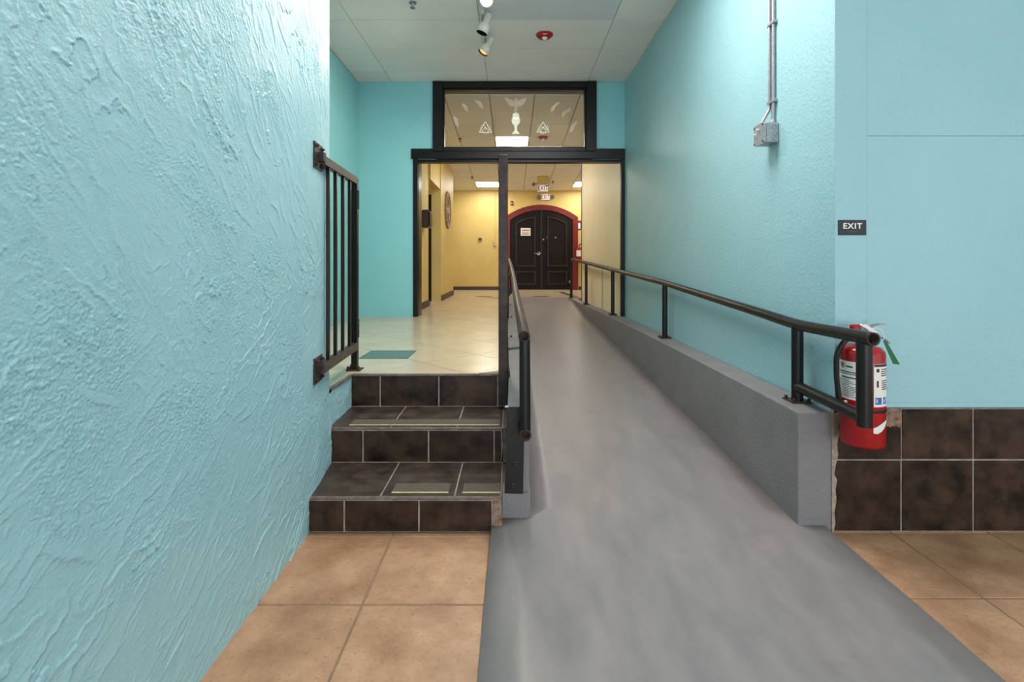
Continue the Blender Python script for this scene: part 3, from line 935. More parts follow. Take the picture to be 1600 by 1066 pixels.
# ------------------------------------------------------------------ arched double door
d1 = struct(thing('door_1', (0.776, YF, L)), 'dark arched double door with brick red surround')
DC, HW = 0.776, 0.831
def arch(z_spring, rise, hw, x0, x1, n=24):
    """points of a circular segment over [-hw,hw] between x0 and x1"""
    rad = (hw * hw + rise * rise) / (2 * rise)
    return [(DC + x, z_spring + math.sqrt(max(rad * rad - x * x, 0)) - (rad - rise)) for x in [x0 + (x1 - x0) * k / n for k in range(n + 1)]]
zsp = L + 1.847
inner = arch(zsp, 0.27, HW, -HW, HW)
outer = arch(zsp + 0.075, 0.33, HW + 0.135, -HW - 0.135, HW + 0.135)
g = G()
ob_ = [(DC - HW - 0.135, L)] + outer + [(DC + HW + 0.135, L)]
ib_ = [(DC - HW, L)] + inner + [(DC + HW, L)]
for k in range(len(ob_) - 1):
    a, b, c, d = ob_[k], ob_[k + 1], ib_[k + 1], ib_[k]
    g.prism([a, b, c, d], 'y', YF - 0.05, YF)
g.build('door_surround', 'red_trim', d1)
for s in (-1, 1):
    lo, hi = (-HW, -0.004) if s < 0 else (0.004, HW)
    poly = [(DC + lo, L + 0.012)] + arch(zsp, 0.27, HW, lo, hi, 14) + [(DC + hi, L + 0.012)]
    leaf = G().prism(poly, 'y', YF - 0.022, YF - 0.002).build('door_leaf', 'door', d1)
    # raised mouldings: stiles, rails and panels
    l2, h2 = (lo + 0.15, hi - 0.15)
    top = [(x, z - 0.17) for x, z in arch(zsp, 0.27, HW, l2, h2, 12)]
    def frame_strip(pts, w):
        g = G(); c = (sum(p[0] for p in pts) / len(pts), sum(p[1] for p in pts) / len(pts))
        n = len(pts)
        ins = [(c[0] + (p[0] - c[0]) * (1 - w / max(abs(p[0] - c[0]), 0.12) * 1.0) if abs(p[0] - c[0]) > 0.12 else p[0], c[1] + (p[1] - c[1]) * (1 - w / max(abs(p[1] - c[1]), 0.1))) for p in pts]
        for k in range(n):
            g.prism([pts[k], pts[(k + 1) % n], ins[(k + 1) % n], ins[k]], 'y', YF - 0.050, YF - 0.022)
        return g
    up = [(DC + l2, L + 0.62)] + top + [(DC + h2, L + 0.62)]
    frame_strip(up, 0.035).build('panel_moulding', 'door_moulding', leaf)
    lw = [(DC + l2, L + 0.14), (DC + l2, L + 0.50), (DC + h2, L + 0.50), (DC + h2, L + 0.14)]
    frame_strip(lw, 0.035).build('panel_moulding', 'door_moulding', leaf)
    if s < 0:
        G().lathe([(0.034, -0.03), (0.034, 0.0)], (0.69, YF - 0.022, 1.245 + 0.29), 'y', 16).build('deadbolt', 'steel', leaf)
        hx, hz = 0.70, 1.25 + 16 * 0.016943
        G().lathe([(0.05, -0.03), (0.05, 0.0)], (hx, YF - 0.022, hz), 'y', 16).tube([(hx, YF - 0.03, hz), (hx, YF - 0.085, hz), (hx - 0.02, YF - 0.09, hz), (hx - 0.115, YF - 0.085, hz)], 0.014, 8).build('lever_handle', 'steel', leaf)
    else:
        for (qx, qy) in ((849, 374.5), (855, 371), (868, 371.5)):
            G().lathe([(0.022, -0.012), (0.022, 0.0)], ((qx - 800) * 0.016943, YF - 0.022, 1.25 + (412 - qy) * 0.016943), 'y', 10).build('bolt_plug', 'steel', leaf)
g = G().box(DC - 0.02, DC + 0.02, YF - 0.042, YF - 0.02, L + 0.01, zsp + 0.262)
g.build('astragal', 'door_moulding', d1)
# notice taped on the left leaf
nt = thing('paper_notice', (0.355, YF - 0.045, 2.0), 'white printed paper notice taped to the left arched door leaf', 'notice')
box('sheet', 'paper', nt, 0.23, 0.49, YF - 0.042, YF - 0.039, 1.985, 2.19)
box('heading', 'red_ink', nt, 0.265, 0.455, YF - 0.0432, YF - 0.042, 2.115, 2.148)
g = G()
for k in range(4): g.box(0.26 , 0.46 - 0.03 * (k % 2), YF - 0.0432, YF - 0.042, 2.012 + k * 0.021, 2.019 + k * 0.021)
g.build('text_lines', 'ink', nt)

# ------------------------------------------------------------------ exit signs in the hall
def exit_sign(cx, cy, cz, w, h, ink, label, lamps):
    t = thing('exit_sign', (cx, cy, cz - h / 2), label, 'exit sign', 'lit exit signs in the hall')
    box('housing', 'white_plastic', t, cx - w / 2, cx + w / 2, cy, cy + 0.05, cz - h / 2, cz + h / 2, bev=0.004)
    box('face', 'exit_face', t, cx - w / 2 + 0.012, cx + w / 2 - 0.012, cy - 0.002, cy + 0.001, cz - h / 2 + 0.012, cz + h / 2 - 0.012)
    text_geo('EXIT', h * 0.98, (cx, cy - 0.003, cz - 0.004), FACE, 0.002, 0.004, 0.66 * w / (h * 1.6), 1.14).build('lettering', ink, t)
    if lamps:
        for s in (-1, 1):
            G().lathe([(0.018, 0.05), (0.05, 0.02), (0.055, -0.03), (0.048, -0.036)], (cx + s * (w / 2 + 0.05), cy, cz - 0.01), 'y', 14).build('emergency_lamp', 'grey_plastic', t)
    else:
        box('canopy', 'yellow', t, cx - w / 2, cx + w / 2 + 0.01, cy, cy + 0.06, cz + h / 2, zh(cy))
        for s in (-1,):
            G().tube([(cx - w / 2, cy + 0.03, cz + 0.1), (cx - w / 2 - 0.06, cy + 0.02, cz + 0.1)], 0.012, 8).lathe([(0.02, 0.04), (0.045, 0.0), (0.04, -0.02)], (cx - w / 2 - 0.09, cy + 0.02, cz + 0.09), 'y', 12).build('emergency_lamp', 'grey_plastic', t)
exit_sign((848.3 - 800) * 11.6 / 785, 11.6, 1.25 + (412 - 294) * 11.6 / 785, 0.245, 0.165, 'exit_dark', 'upper exit sign hanging from the hall ceiling on a yellow canopy', False)
exit_sign((852.5 - 800) * 0.0169, YF - 0.055, 1.25 + (412 - 308) * 0.0169, 0.25, 0.165, 'exit_red', 'lower exit sign on the far wall with twin emergency lamps', True)

# hall wall devices
def at(px_, py_, y): return ((px_ - 800) * y / 785, y, 1.25 + (412 - py_) * y / 785)
x, y, z = at(799.7, 317.5, YF)
t = thing('fire_strobe', (x, YF - 0.03, z - 0.05), 'small dark red fire strobe on the yellow wall left of the arch', 'strobe')
box('housing', 'red_trim', t, x - 0.032, x + 0.032, YF - 0.035, YF, z - 0.055, z + 0.055, bev=0.004)
box('lens', 'white_plastic', t, x - 0.012, x + 0.012, YF - 0.04, YF - 0.035, z - 0.02, z + 0.015)
x, y, z = at(750.3, 374.5, YF)
t = thing('thermostat', (x, YF - 0.03, z - 0.05), 'small grey thermostat on the far yellow wall', 'thermostat')
box('housing', 'grey_plastic', t, x - 0.055, x + 0.05, YF - 0.03, YF, z - 0.045, z + 0.045, bev=0.005)
box('display', 'black_plastic', t, x - 0.035, x + 0.035, YF - 0.034, YF - 0.03, z - 0.005, z + 0.03)
x, y, z = at(772.8, 380, YF)
t = thing('light_switch', (x, YF - 0.03, z - 0.07), 'beige switch box with conduit on the far yellow wall beside the post', 'switch')
box('switch_box', 'yellow', t, x - 0.04, x + 0.04, YF - 0.045, YF, z - 0.07, z + 0.07, bev=0.005)
box('toggle', 'grey_plastic', t, x - 0.008, x + 0.008, YF - 0.06, YF - 0.045, z - 0.01, z + 0.02)
G().tube([(x + 0.01, YF - 0.015, z + 0.07), (x + 0.01, YF - 0.015, zh(YF) + 0.01)], 0.011, 8).build('conduit', 'yellow', t)
x, y, z = at(905.2, 352, YF - 0.02)
t = thing('safety_sign', (x, YF - 0.01, z - 0.13), 'narrow red safety sign on the wall right of the arched door', 'sign')
box('sign_board', 'red_trim', t, x - 0.05, x + 0.05, YF - 0.015, YF, z - 0.12, z + 0.12)
box('pictogram', 'paper', t, x - 0.028, x + 0.028, YF - 0.017, YF - 0.015, z - 0.09, z + 0.06)
# round plaque on left hall wall
pl = thing('round_plaque', (-1.315, 10.2, 1.97), 'round carved wall plaque with pink mosaic on the yellow hall wall', 'plaque')
rotp = Matrix.Rotation(math.atan2(0.012, 1.85), 4, 'Z')
cpl = (-1.314, 10.2, 2.335)
G().lathe([(0.375, 0.0), (0.378, 0.022), (0.36, 0.034), (0.335, 0.030), (0.328, 0.014)], cpl, 'x', 40).build('rim', 'art_rim', pl)
G().lathe([(0.33, 0.005), (0.33, 0.016)], cpl, 'x', 40).build('mosaic_disc', 'art', pl)
for k in range(12):
    a = k * math.pi / 6
    G().tube([(cpl[0] + 0.018, cpl[1] + 0.08 * math.cos(a), cpl[2] + 0.08 * math.sin(a)), (cpl[0] + 0.018, cpl[1] + 0.3 * math.cos(a + 0.2), cpl[2] + 0.3 * math.sin(a + 0.2))], 0.008, 6).build('spoke', 'art_rim', pl)
# towel dispenser on near left hall wall
t = thing('towel_dispenser', (-1.31, 7.7, 1.8), 'dark brown paper towel dispenser on the yellow wall inside the doorway', 'dispenser')
box('case', 'dark_plastic', t, -1.368, -1.262, 7.62, 7.86, 1.80, 2.07, bev=0.012)
box('cover', 'black_plastic', t, -1.262, -1.245, 7.63, 7.85, 1.83, 2.05, bev=0.008)
# floor registers
for (a, b, yy, lab) in ((744, 768, 463.6, 'dark slotted floor vent on the hall floor left of the tall post'), (833, 856, 463.6, 'dark slotted floor vent in front of the arched door')):
    d = 785 * (1.25 - L) / (yy - 412)
    xa, xb = (a - 800) * d / 785, (b - 800) * d / 785
    t = thing('floor_vent', ((xa + xb) / 2, d, L), lab, 'vent', 'hall floor vents')
    box('vent_frame', 'base', t, xa, xb, d - 0.06, d + 0.06, L, L + 0.004)
    for k in range(9): box('vent_slot', 'black', t, xa + 0.015 + k * (xb - xa - 0.03) / 9, xa + 0.015 + (k + 0.6) * (xb - xa - 0.03) / 9, d - 0.045, d + 0.045, L + 0.004, L + 0.006)

# ------------------------------------------------------------------ hand rails
PR = 0.027
def bolts(g, c, n=4, r=0.045, rr=0.009):
    for k in range(n):
        a = math.pi / 4 + k * 2 * math.pi / n
        p = (c[0] + r * math.cos(a), c[1] + r * math.sin(a), c[2])
        G().lathe([(rr * 1.3, 0), (rr * 1.3, 0.004), (rr, 0.005), (rr, 0.014), (rr * 0.6, 0.017)], p, 'z', 6, smooth=False).build('anchor_bolt', 'worn', g)
def rail_post(parent, x, y, z0, z1, r=0.024, plate=True):
    p = G().tube([(x, y, z0), (x, y, z1)], r, 14).build('rail_post', 'pipe', parent)
    if plate:
        G().box(x - 0.05, x + 0.05, y - 0.05, y + 0.05, z0, z0 + 0.006, bev=0.001).build('base_plate', 'worn', p)
        bolts(p, (x, y, z0 + 0.006), 4, 0.052)
    return p
def hollow_end(parent, p, d, r):
    """open pipe mouth: ring and dark inside"""
    p, d = Vector(p), Vector(d).normalized()
    q = Vector((0, 0, 1)).rotation_difference(d).to_matrix().to_4x4()
    G().lathe([(r * 0.74, -0.045), (r * 0.74, 0.002), (r, 0.002), (r, -0.01)], p, 'z', 20, M4=q, cap=False).build('pipe_mouth', 'worn', parent)
    G().lathe([(r * 0.735, 0.0015), (r * 0.73, -0.044), (0.0, -0.044)], p, 'z', 20, M4=q, cap=False).build('pipe_inside', 'pipe_inside', parent)

ZT = L + 0.004
rr_ = thing('handrail', (1.43, 2.5, ZT), 'long black pipe handrail along the right curb and teal wall', 'handrail')
path = [(1.420, 1.975, 0.953), (1.434, 2.40, 0.943), (1.438, 2.56, 0.942), (1.437, 2.85, 0.962), (1.420, 4.67, 1.070), (1.350, 6.73, 1.168), (1.250, 8.46, 1.262), (1.198, 10.12, 1.340)]
sp = smooth_path(path + [(1.196, 10.14, ZT)], 0.10, 5)
G().tube(sp, PR, 18, cap=False).build('top_pipe', 'pipe', rr_)
hollow_end(rr_, path[0], (Vector(path[0]) - Vector(path[1])), PR)
rail_post(rr_, 1.437, 2.53, ZT, 0.935, 0.0275)
rail_post(rr_, 1.420, 4.67, ZT, 1.055)
rail_post(rr_, 1.350, 6.73, ZT, 1.155)
rail_post(rr_, 1.250, 8.46, ZT, 1.25)
e_ = G().box(1.196 - 0.045, 1.196 + 0.045, 10.10, 10.19, ZT, ZT + 0.006).build('base_plate', 'worn', rr_)
G().box(1.15, 1.175, 10.12, 10.15, 0.86, 0.91, bev=0.004).build('latch', 'steel', rr_)
G().tube([(1.423, 2.03, 0.945), (1.423, 2.03, 0.592)], 0.0285, 18).build('return_post', 'pipe', rr_)
G().tube([(1.437, 2.52, 0.632), (1.425, 2.04, 0.625)], PR, 16).build('return_pipe', 'pipe', rr_)

lr = thing('handrail', (0.03, 2.4, ZT), 'black and worn grey pipe handrail between the stairs and the ramp', 'handrail')
pathl = [(0.056, 2.29, 0.917), (0.052, 2.60, 0.935), (0.030, 4.0, 1.012), (0.010, 6.0, 1.12), (-0.02, 8.0, 1.235), (-0.060, 10.1, 1.338)]
G().tube(smooth_path(pathl, 0.1, 4), PR, 18, cap=False).build('top_pipe', 'worn', lr)
hollow_end(lr, pathl[0], (0, -1, -0.03), PR)
G().tube([(0.058, 2.315, 0.90), (0.061, 2.315, 0.478)], 0.0255, 18).build('return_post', 'pipe', lr)
G().tube([(0.061, 2.285, 0.468), (0.052, 2.425, 0.476)], PR, 18, cap=False).build('return_pipe', 'pipe', lr)
hollow_end(lr, (0.061, 2.285, 0.468), (0.0, -1, -0.02), PR)
for y in (4.68, 6.4, 8.3):
    zt = np.interp(y, [p[1] for p in pathl], [p[2] for p in pathl])
    xt = np.interp(y, [p[1] for p in pathl], [p[0] for p in pathl])
    xb = -0.06 if y < 7 else -0.075
    p = G().tube(smooth_path([(xb, y, ZT), (xb, y, zt - 0.10), (xt, y, zt - 0.03)], 0.05, 4), 0.020, 12).build('rail_post', 'pipe', lr)
    G().box(xb - 0.03, xb + 0.03, y - 0.05, y + 0.05, ZT, ZT + 0.006).build('base_plate', 'worn', p)
    bolts(p, (xb + 0.02, y, ZT + 0.004), 2, 0.045, 0.009)
G().tube([(-0.026, 3.14, 0.716), (0.036, 2.33, 0.86)], 0.0065, 8).build('tie_rod', 'pipe', lr)
plt = G().prism([(-0.036, 0.150), (0.053, 0.147), (0.060, 0.553), (0.036, 0.562), (-0.018, 0.562)], 'y', 2.404, 2.414).build('mounting_plate', 'pipe', lr)
for (bx, bz) in ((0.012, 0.29), (0.003, 0.185)):
    G().lathe([(0.016, 0.0), (0.016, -0.004), (0.011, -0.005), (0.010, -0.014), (0.005, -0.017)][::-1], (bx, 2.404, bz), 'y', 8, smooth=False).build('bolt', 'worn', plt)
# tall square latch post at the stair top
tp = thing('steel_post', (-0.054, 3.14, T2), 'tall square dark steel post at the right edge of the top step', 'post')
box('post_tube', 'worn', tp, -0.083, -0.025, 3.10, 3.158, 0.372, 1.925, bev=0.004)
for (qx, qy) in ((788.5, 270), (788.5, 286.5), (788, 433)):
    a = at(qx, qy, 3.099)
    G().lathe([(0.0055, -0.0012), (0.0055, 0.0)][::-1], (a[0], 3.1, a[2]), 'y', 10).build('bolt_hole', 'black_inside', tp)
G().box(-0.025, -0.012, 3.05, 3.15, 0.36, 0.60, bev=0.002).build('side_bracket', 'worn', tp)
for zb in (0.50, 0.41):
    G().lathe([(0.012, -0.01), (0.012, 0.0)], (-0.018, 3.048, zb), 'y', 6, smooth=False).build('bracket_bolt', 'worn', tp)

# ------------------------------------------------------------------ fixed railing panel at left of the landing
rp = thing('railing_panel', (-1.03, 3.29, L), 'short black steel railing panel fixed to the stucco wall with four bars', 'railing')
P0, P1 = Vector((-0.938, 2.47, 0)), Vector((-1.023, 3.27, 0))
dv = (P1 - P0).normalized()
ang = math.atan2(dv.y, dv.x)
def bar(z0, z1, w, za, zb_, a=P0, b=P1):
    g = G()
    n_ = Vector((-dv.y, dv.x, 0)) * w / 2
    v = []
    for (p, dz) in ((a, z0), (b, z1)):
        for (s, h) in ((-1, za), (1, za), (1, zb_), (-1, zb_)):
            v.append((p.x + n_.x * s, p.y + n_.y * s, dz + h))
    return g.add(v, [(3, 2, 1, 0), (4, 5, 6, 7), (0, 1, 5, 4), (1, 2, 6, 5), (2, 3, 7, 6), (3, 0, 4, 7)])
bar(1.772, 1.800, 0.036, -0.032, 0.010).build('top_rail', 'worn_dark', rp)
bar(0.735, 0.712, 0.036, -0.024, 0.024).build('bottom_rail', 'worn', rp)
for qx in (512.6, 524, 535.5, 546):
    k = (qx - 800) / 785
    # intersection of the sight line with the panel plane
    t_ = (k * P0.y - P0.x) / ((P1.x - P0.x) - k * (P1.y - P0.y))
    p = P0 + (P1 - P0) * t_
    G().box(-0.009, 0.009, -0.009, 0.009, 0.72, 1.775, M4=Matrix.Translation((p.x, p.y, 0)) @ Matrix.Rotation(ang, 4, 'Z')).build('baluster', 'black', rp)
post = G().box(-0.0195, 0.0195, -0.0195, 0.0195, L, 1.806, bev=0.002, M4=Matrix.Translation((-1.030, 3.295, 0))).build('corner_post', 'black', rp)
G().box(-1.075, -0.985, 3.25, 3.34, L, L + 0.007, bev=0.001).build('base_plate', 'worn', post)
for (bx, by) in ((-1.065, 3.262), (-0.995, 3.262), (-1.065, 3.328)):
    G().lathe([(0.014, 0), (0.014, 0.006), (0.009, 0.008), (0.008, 0.02), (0.003, 0.024)], (bx, by, L + 0.007), 'z', 6, smooth=False).build('anchor_bolt', 'worn', post)
for zc in (1.665, 0.83):
    g = G()
    for k in range(5):
        g.lathe([(0.0085, 0.0), (0.0085, 0.022)], (-1.003, 3.272, zc - 0.06 + k * 0.0245), 'z', 10)
    g.box(-1.012, -1.008, 3.275, 3.315, zc - 0.055, zc + 0.055)
    g.build('hinge', 'worn', post)
for zc, zr in ((1.80, 1.772), (0.735, 0.735)):
    y0 = 2.385
    g = G()
    v = []
    pa, pb = Vector((float(wx(2.385)) + 0.004, 2.385, 0)), Vector((float(wx(2.52)) + 0.004, 2.52, 0))
    for p in (pa, pb):
        for (o_, h) in ((-0.012, -0.062), (0.006, -0.062), (0.006, 0.062), (-0.012, 0.062)):
            v.append((p.x + o_, p.y, zr + h))
    g.add(v, [(3, 2, 1, 0), (4, 5, 6, 7), (0, 1, 5, 4), (1, 2, 6, 5), (2, 3, 7, 6), (3, 0, 4, 7)])
    mp = g.build('wall_plate', 'worn_dark', rp)
    G().box(float(wx(2.46)), -0.915, 2.44, 2.476, zr - 0.024, zr + 0.022, bev=0.002).build('tube_stub', 'worn_dark', mp)
    for (by, dz) in ((2.405, 0.044), (2.405, -0.044), (2.50, 0.044), (2.50, -0.044)):
        G().lathe([(0.010, 0.0), (0.010, 0.006), (0.006, 0.008), (0.006, 0.014)], (float(wx(by)) + 0.009, by, zr + dz), 'x', 6, smooth=False).build('plate_bolt', 'worn', mp)

# ------------------------------------------------------------------ fire extinguisher (near)
def extinguisher(c, r, h, name_label, detail=True, scale=1.0):
    x, y, z = c
    t = thing('fire_extinguisher', c, name_label, 'extinguisher')
    G().lathe([(0.0, 0.012), (r * 0.7, 0.006), (r * 0.94, 0.0), (r, 0.012), (r, h - r * 0.42), (r * 0.965, h - r * 0.24), (r * 0.82, h - r * 0.08), (r * 0.55, h), (r * 0.28, h + 0.008), (r * 0.27, h + 0.03)], c, 'z', 40).build('cylinder', 'red', t)
    return t
EX, EY, EZ, ER, EH = 1.566, 2.245, 0.447, 0.0855, 0.437
ex = extinguisher((EX, EY, EZ), ER, EH, 'red fire extinguisher with white label hanging on the right teal wall')
def cyl_patch(a0, a1, z0, z1, rad, n=16):
    v, f = [], []
    for k in range(n + 1):
        a = R(a0 + (a1 - a0) * k / n - 33)      # the labels are turned towards the ramp
        for z in (z0, z1):
            v.append((EX + rad * math.sin(a), EY - rad * math.cos(a), EZ + z))
    for k in range(n):
        f.append((2 * k, 2 * k + 2, 2 * k + 3, 2 * k + 1))
    return G().add(v, f, True)
lab = cyl_patch(-90, 20, 0.205, 0.372, ER + 0.0006).build('label', 'paper', ex)
lab2 = cyl_patch(26, 84, 0.185, 0.370, ER + 0.0006).build('label', 'paper', ex)
def lines(parent, spec, m):
    g = G()
    for (a0, a1, z0, z1) in spec:
        q = cyl_patch(a0, a1, z0, z1, ER + 0.0011, 6); g.add(q.v, q.f, True)
    g.build('label_print', m, parent)
# bands of small print
spec = [(-78, -8, 0.322, 0.327), (-74, -10, 0.314, 0.318), (-64, -14, 0.297, 0.303)]
for k in range(11):
    e = -10 - random.uniform(0, 26)
    spec.append((-84, e, 0.288 - k * 0.0072, 0.2905 - k * 0.0072))
lines(lab, spec, 'ink')
g = G()
for (cx, cz, n_) in ((-60, 0.352, 14),):
    for k in range(n_):
        q = cyl_patch(cx + 9 * math.cos(2 * math.pi * k / n_) - 2, cx + 9 * math.cos(2 * math.pi * k / n_) + 2, cz + 0.0115 * math.sin(2 * math.pi * k / n_) - 0.0016, cz + 0.0115 * math.sin(2 * math.pi * k / n_) + 0.0016, ER + 0.0011, 2)
        g.add(q.v, q.f)
q = cyl_patch(-64, -56, 0.346, 0.358, ER + 0.0011, 2); g.add(q.v, q.f)
q = cyl_patch(-46, -26, 0.345, 0.352, ER + 0.0011, 3); g.add(q.v, q.f)
g.build('emblem', 'ink', lab)
lines(lab2, [(27, 83, 0.358, 0.369)] + [(48, 78, 0.345 - k * 0.009, 0.349 - k * 0.009) for k in range(4)] + [(50, 78, 0.295 - k * 0.009, 0.299 - k * 0.009) for k in range(5)] + [(34, 40, 0.27, 0.298), (33, 42, 0.335, 0.35)], 'ink')
lines(lab2, [(30, 50, 0.196, 0.226)], 'blue_ink')
lines(lab2, [(56, 74, 0.196, 0.226)], 'blue_ink')
for q_ in ((33, 36, 0.203, 0.22), (60, 64, 0.203, 0.215), (66, 70, 0.213, 0.222)): lines(lab2, [q_], 'paper')
G().lathe([(ER + 0.0015, 0.158), (ER + 0.003, 0.160), (ER + 0.003, 0.170), (ER + 0.0015, 0.172)], (EX, EY, EZ), 'z', 40).build('strap', 'rubber', ex)
# torn white sticker
v, f = [], []
sh = [(-8, 0.072, 0.094), (4, 0.070, 0.102), (16, 0.078, 0.112), (30, 0.092, 0.120), (44, 0.112, 0.124)]
for a, z0, z1 in sh:
    for z in (z0, z1): v.append((EX + (ER + 0.001) * math.sin(R(a)), EY - (ER + 0.001) * math.cos(R(a)), EZ + z))
for k in range(len(sh) - 1): f.append((2 * k, 2 * k + 2, 2 * k + 3, 2 * k + 1))
G().add(v, f, True).build('torn_sticker', 'paper', ex)
HZ = EZ + EH
vb = G().lathe([(0.024, 0.0), (0.024, 0.03), (0.020, 0.034), (0.020, 0.07), (0.012, 0.078)], (EX, EY, HZ + 0.02), 'z', 18).build('valve', 'steel', ex)
G().box(EX - 0.052, EX - 0.015, EY - 0.014, EY + 0.014, HZ + 0.045, HZ + 0.094, bev=0.006).build('valve_guard', 'red', vb)
# levers reaching right
def lever(pts, w, th, name, m):
    g = G()
    v = []
    for (x, z) in pts:
        for (dy, dz) in ((-w, -th), (w, -th), (w, th), (-w, th)): v.append((x, EY + dy, z + dz))
    f = []
    for k in range(len(pts) - 1):
        a, b = 4 * k, 4 * k + 4
        for q in range(4): f.append((a + q, a + (q + 1) % 4, b + (q + 1) % 4, b + q))
    f += [(3, 2, 1, 0), tuple(4 * (len(pts) - 1) + q for q in range(4))]
    g.add(v, f).build(name, m, vb)
lever([(EX - 0.02, HZ + 0.062), (EX + 0.02, HZ + 0.075), (EX + 0.05, HZ + 0.090), (EX + 0.075, HZ + 0.095), (EX + 0.105, HZ + 0.094)], 0.012, 0.003, 'carry_handle', 'steel')
lever([(EX, HZ + 0.050), (EX + 0.05, HZ + 0.052), (EX + 0.085, HZ + 0.038), (EX + 0.118, HZ + 0.012)], 0.011, 0.003, 'squeeze_lever', 'steel')
G().tube(smooth_path([(EX - 0.02, EY, HZ + 0.035), (EX - 0.075, EY - 0.01, HZ + 0.036), (EX - 0.120, EY - 0.005, HZ - 0.03), (EX - 0.117, EY, HZ - 0.15), (EX - 0.098, EY, HZ - 0.275)], 0.06, 6), 0.011, 12).build('hose', 'rubber', ex)
G().lathe([(0.010, -0.035), (0.016, -0.03), (0.016, 0.006), (0.011, 0.012)], (EX - 0.099, EY, HZ - 0.262), 'z', 14).build('nozzle', 'rubber', ex)
G().box(EX - 0.094, EX - 0.082, EY - 0.02, EY - 0.014, HZ - 0.265, HZ - 0.24).build('hose_clip', 'white_plastic', ex)
# inspection tags
v = [(EX + 0.055, EY - 0.05, HZ + 0.03), (EX + 0.075, EY - 0.046, HZ + 0.024), (EX + 0.137, EY - 0.04, HZ - 0.078), (EX + 0.104, EY - 0.044, HZ - 0.074)]
v2 = [(a, b + 0.0015, c) for a, b, c in v]
G().add(v + v2, [(0, 1, 2, 3), (7, 6, 5, 4), (0, 4, 5, 1), (1, 5, 6, 2), (2, 6, 7, 3), (3, 7, 4, 0)]).build('green_tag', 'green_tag', ex)
v = [(EX - 0.035, EY - 0.03, HZ + 0.097), (EX - 0.005, EY - 0.03, HZ + 0.099), (EX + 0.05, EY - 0.03, HZ + 0.062), (EX + 0.03, EY - 0.03, HZ + 0.060)]
v2 = [(a, b + 0.0015, c) for a, b, c in v]
G().add(v + v2, [(0, 1, 2, 3), (7, 6, 5, 4), (0, 4, 5, 1), (1, 5, 6, 2), (2, 6, 7, 3), (3, 7, 4, 0)]).build('white_tag', 'paper', ex)
G().tube(smooth_path([(EX + 0.015, EY - 0.018, HZ + 0.075), (EX + 0.05, EY - 0.04, HZ + 0.085), (EX + 0.066, EY - 0.045, HZ + 0.05), (EX + 0.06, EY - 0.045, HZ + 0.03)], 0.02, 4), 0.0012, 6).build('tag_loop', 'white_plastic', ex)
G().box(EX - 0.03, EX + 0.03, EY + ER - 0.004, 2.350, HZ - 0.1, HZ - 0.02).box(EX - 0.02, EX + 0.02, EY + ER - 0.004, 2.338, EZ + 0.14, EZ + 0.19).build('wall_bracket', 'pipe', ex)
# far extinguisher beyond the ramp
x, y, z = at(904.3, 396, YF - 0.1)
fx = extinguisher((x + 0.01, y, z - 0.2), 0.075, 0.36, 'distant red fire extinguisher with white label beside the arched door')
G().lathe([(0.0765, 0.12), (0.0765, 0.28)], (x + 0.01, y, z - 0.2), 'z', 20).build('label', 'paper', fx)
G().tube([(x + 0.01, y, z + 0.16), (x + 0.01, y, z + 0.22), (x + 0.06, y - 0.02, z + 0.25)], 0.014, 8).build('valve', 'pipe', fx)
G().box(x - 0.02, x + 0.04, y + 0.07, YF, z - 0.1, z + 0.1).build('wall_bracket', 'pipe', fx)

# ------------------------------------------------------------------ exit plaque on near right wall
es = thing('exit_plaque', (1.59, 2.348, 1.382), 'small black EXIT plaque with white letters on the right wall', 'sign')
box('plate', 'black_plastic', es, 1.5245, 1.6555, 2.3465, 2.3512, 1.383, 1.454, bev=0.0012)
text_geo('EXIT', 0.036, (1.590, 2.3462, 1.4245), FACE, 0.0006, 0.0009, 1.08, 1.16).build('lettering', 'white_plastic', es)
g = G()
for k, pat in enumerate(('100', '110101', '1011', '0110', '0111')):
    for i, c_ in enumerate(pat):
        if c_ == '1': g.lathe([(0.0013, 0.0), (0.0009, -0.0008)][::-1], (1.572 + k * 0.008 + (i % 2) * 0.003, 2.3465, 1.402 - (i // 2) * 0.003), 'y', 6)
g.build('braille_dots', 'grey_plastic', es)

# ------------------------------------------------------------------ junction box with flexible conduits on the right wall
jb = thing('junction_box', (1.46, 2.9, 1.94), 'square galvanised electrical junction box on the right teal wall', 'junction box')
xb = xr(2.9)
box('box_body', 'zinc', jb, xb - 0.072, xb, 2.836, 2.946, 1.935, 2.048, bev=0.004)
G().prism([(2.836, 1.940), (2.846, 1.932), (2.938, 1.932), (2.948, 1.940), (2.948, 2.040), (2.938, 2.051), (2.846, 2.051), (2.836, 2.043)], 'x', xb - 0.088, xb - 0.072).build('cover_plate', 'zinc', jb)
for (yy, zz_) in ((2.885, 2.02), (2.92, 2.00)):
    box('switch_toggle', 'white_plastic', jb, xb - 0.104, xb - 0.088, yy - 0.003, yy + 0.003, zz_ - 0.005, zz_ + 0.005)
for (dx, dz) in ((-0.025, 0.05), (-0.025, 0.085), (-0.025, 0.02)):
    g = G(); n_ = 18; r0, r1 = 0.010, 0.0118
    for k in range(n_):
        a, b = 2 * math.pi * k / n_, 2 * math.pi * (k + 1) / n_
        g.prism([(xb + dx + r * math.cos(t_), 1.935 + dz + r * math.sin(t_)) for r, t_ in ((r0, a), (r1, a), (r1, b), (r0, b))], 'y', 2.8352, 2.8362)
    g.build('knockout_ring', 'grey_plastic', jb)
for (yy, zz_) in ((2.844, 1.945), (2.94, 1.945), (2.844, 2.038), (2.94, 2.038)):
    G().lathe([(0.005, 0.0), (0.005, -0.003)][::-1], (xb - 0.088, yy, zz_), 'x', 8).build('cover_screw', 'worn', jb)
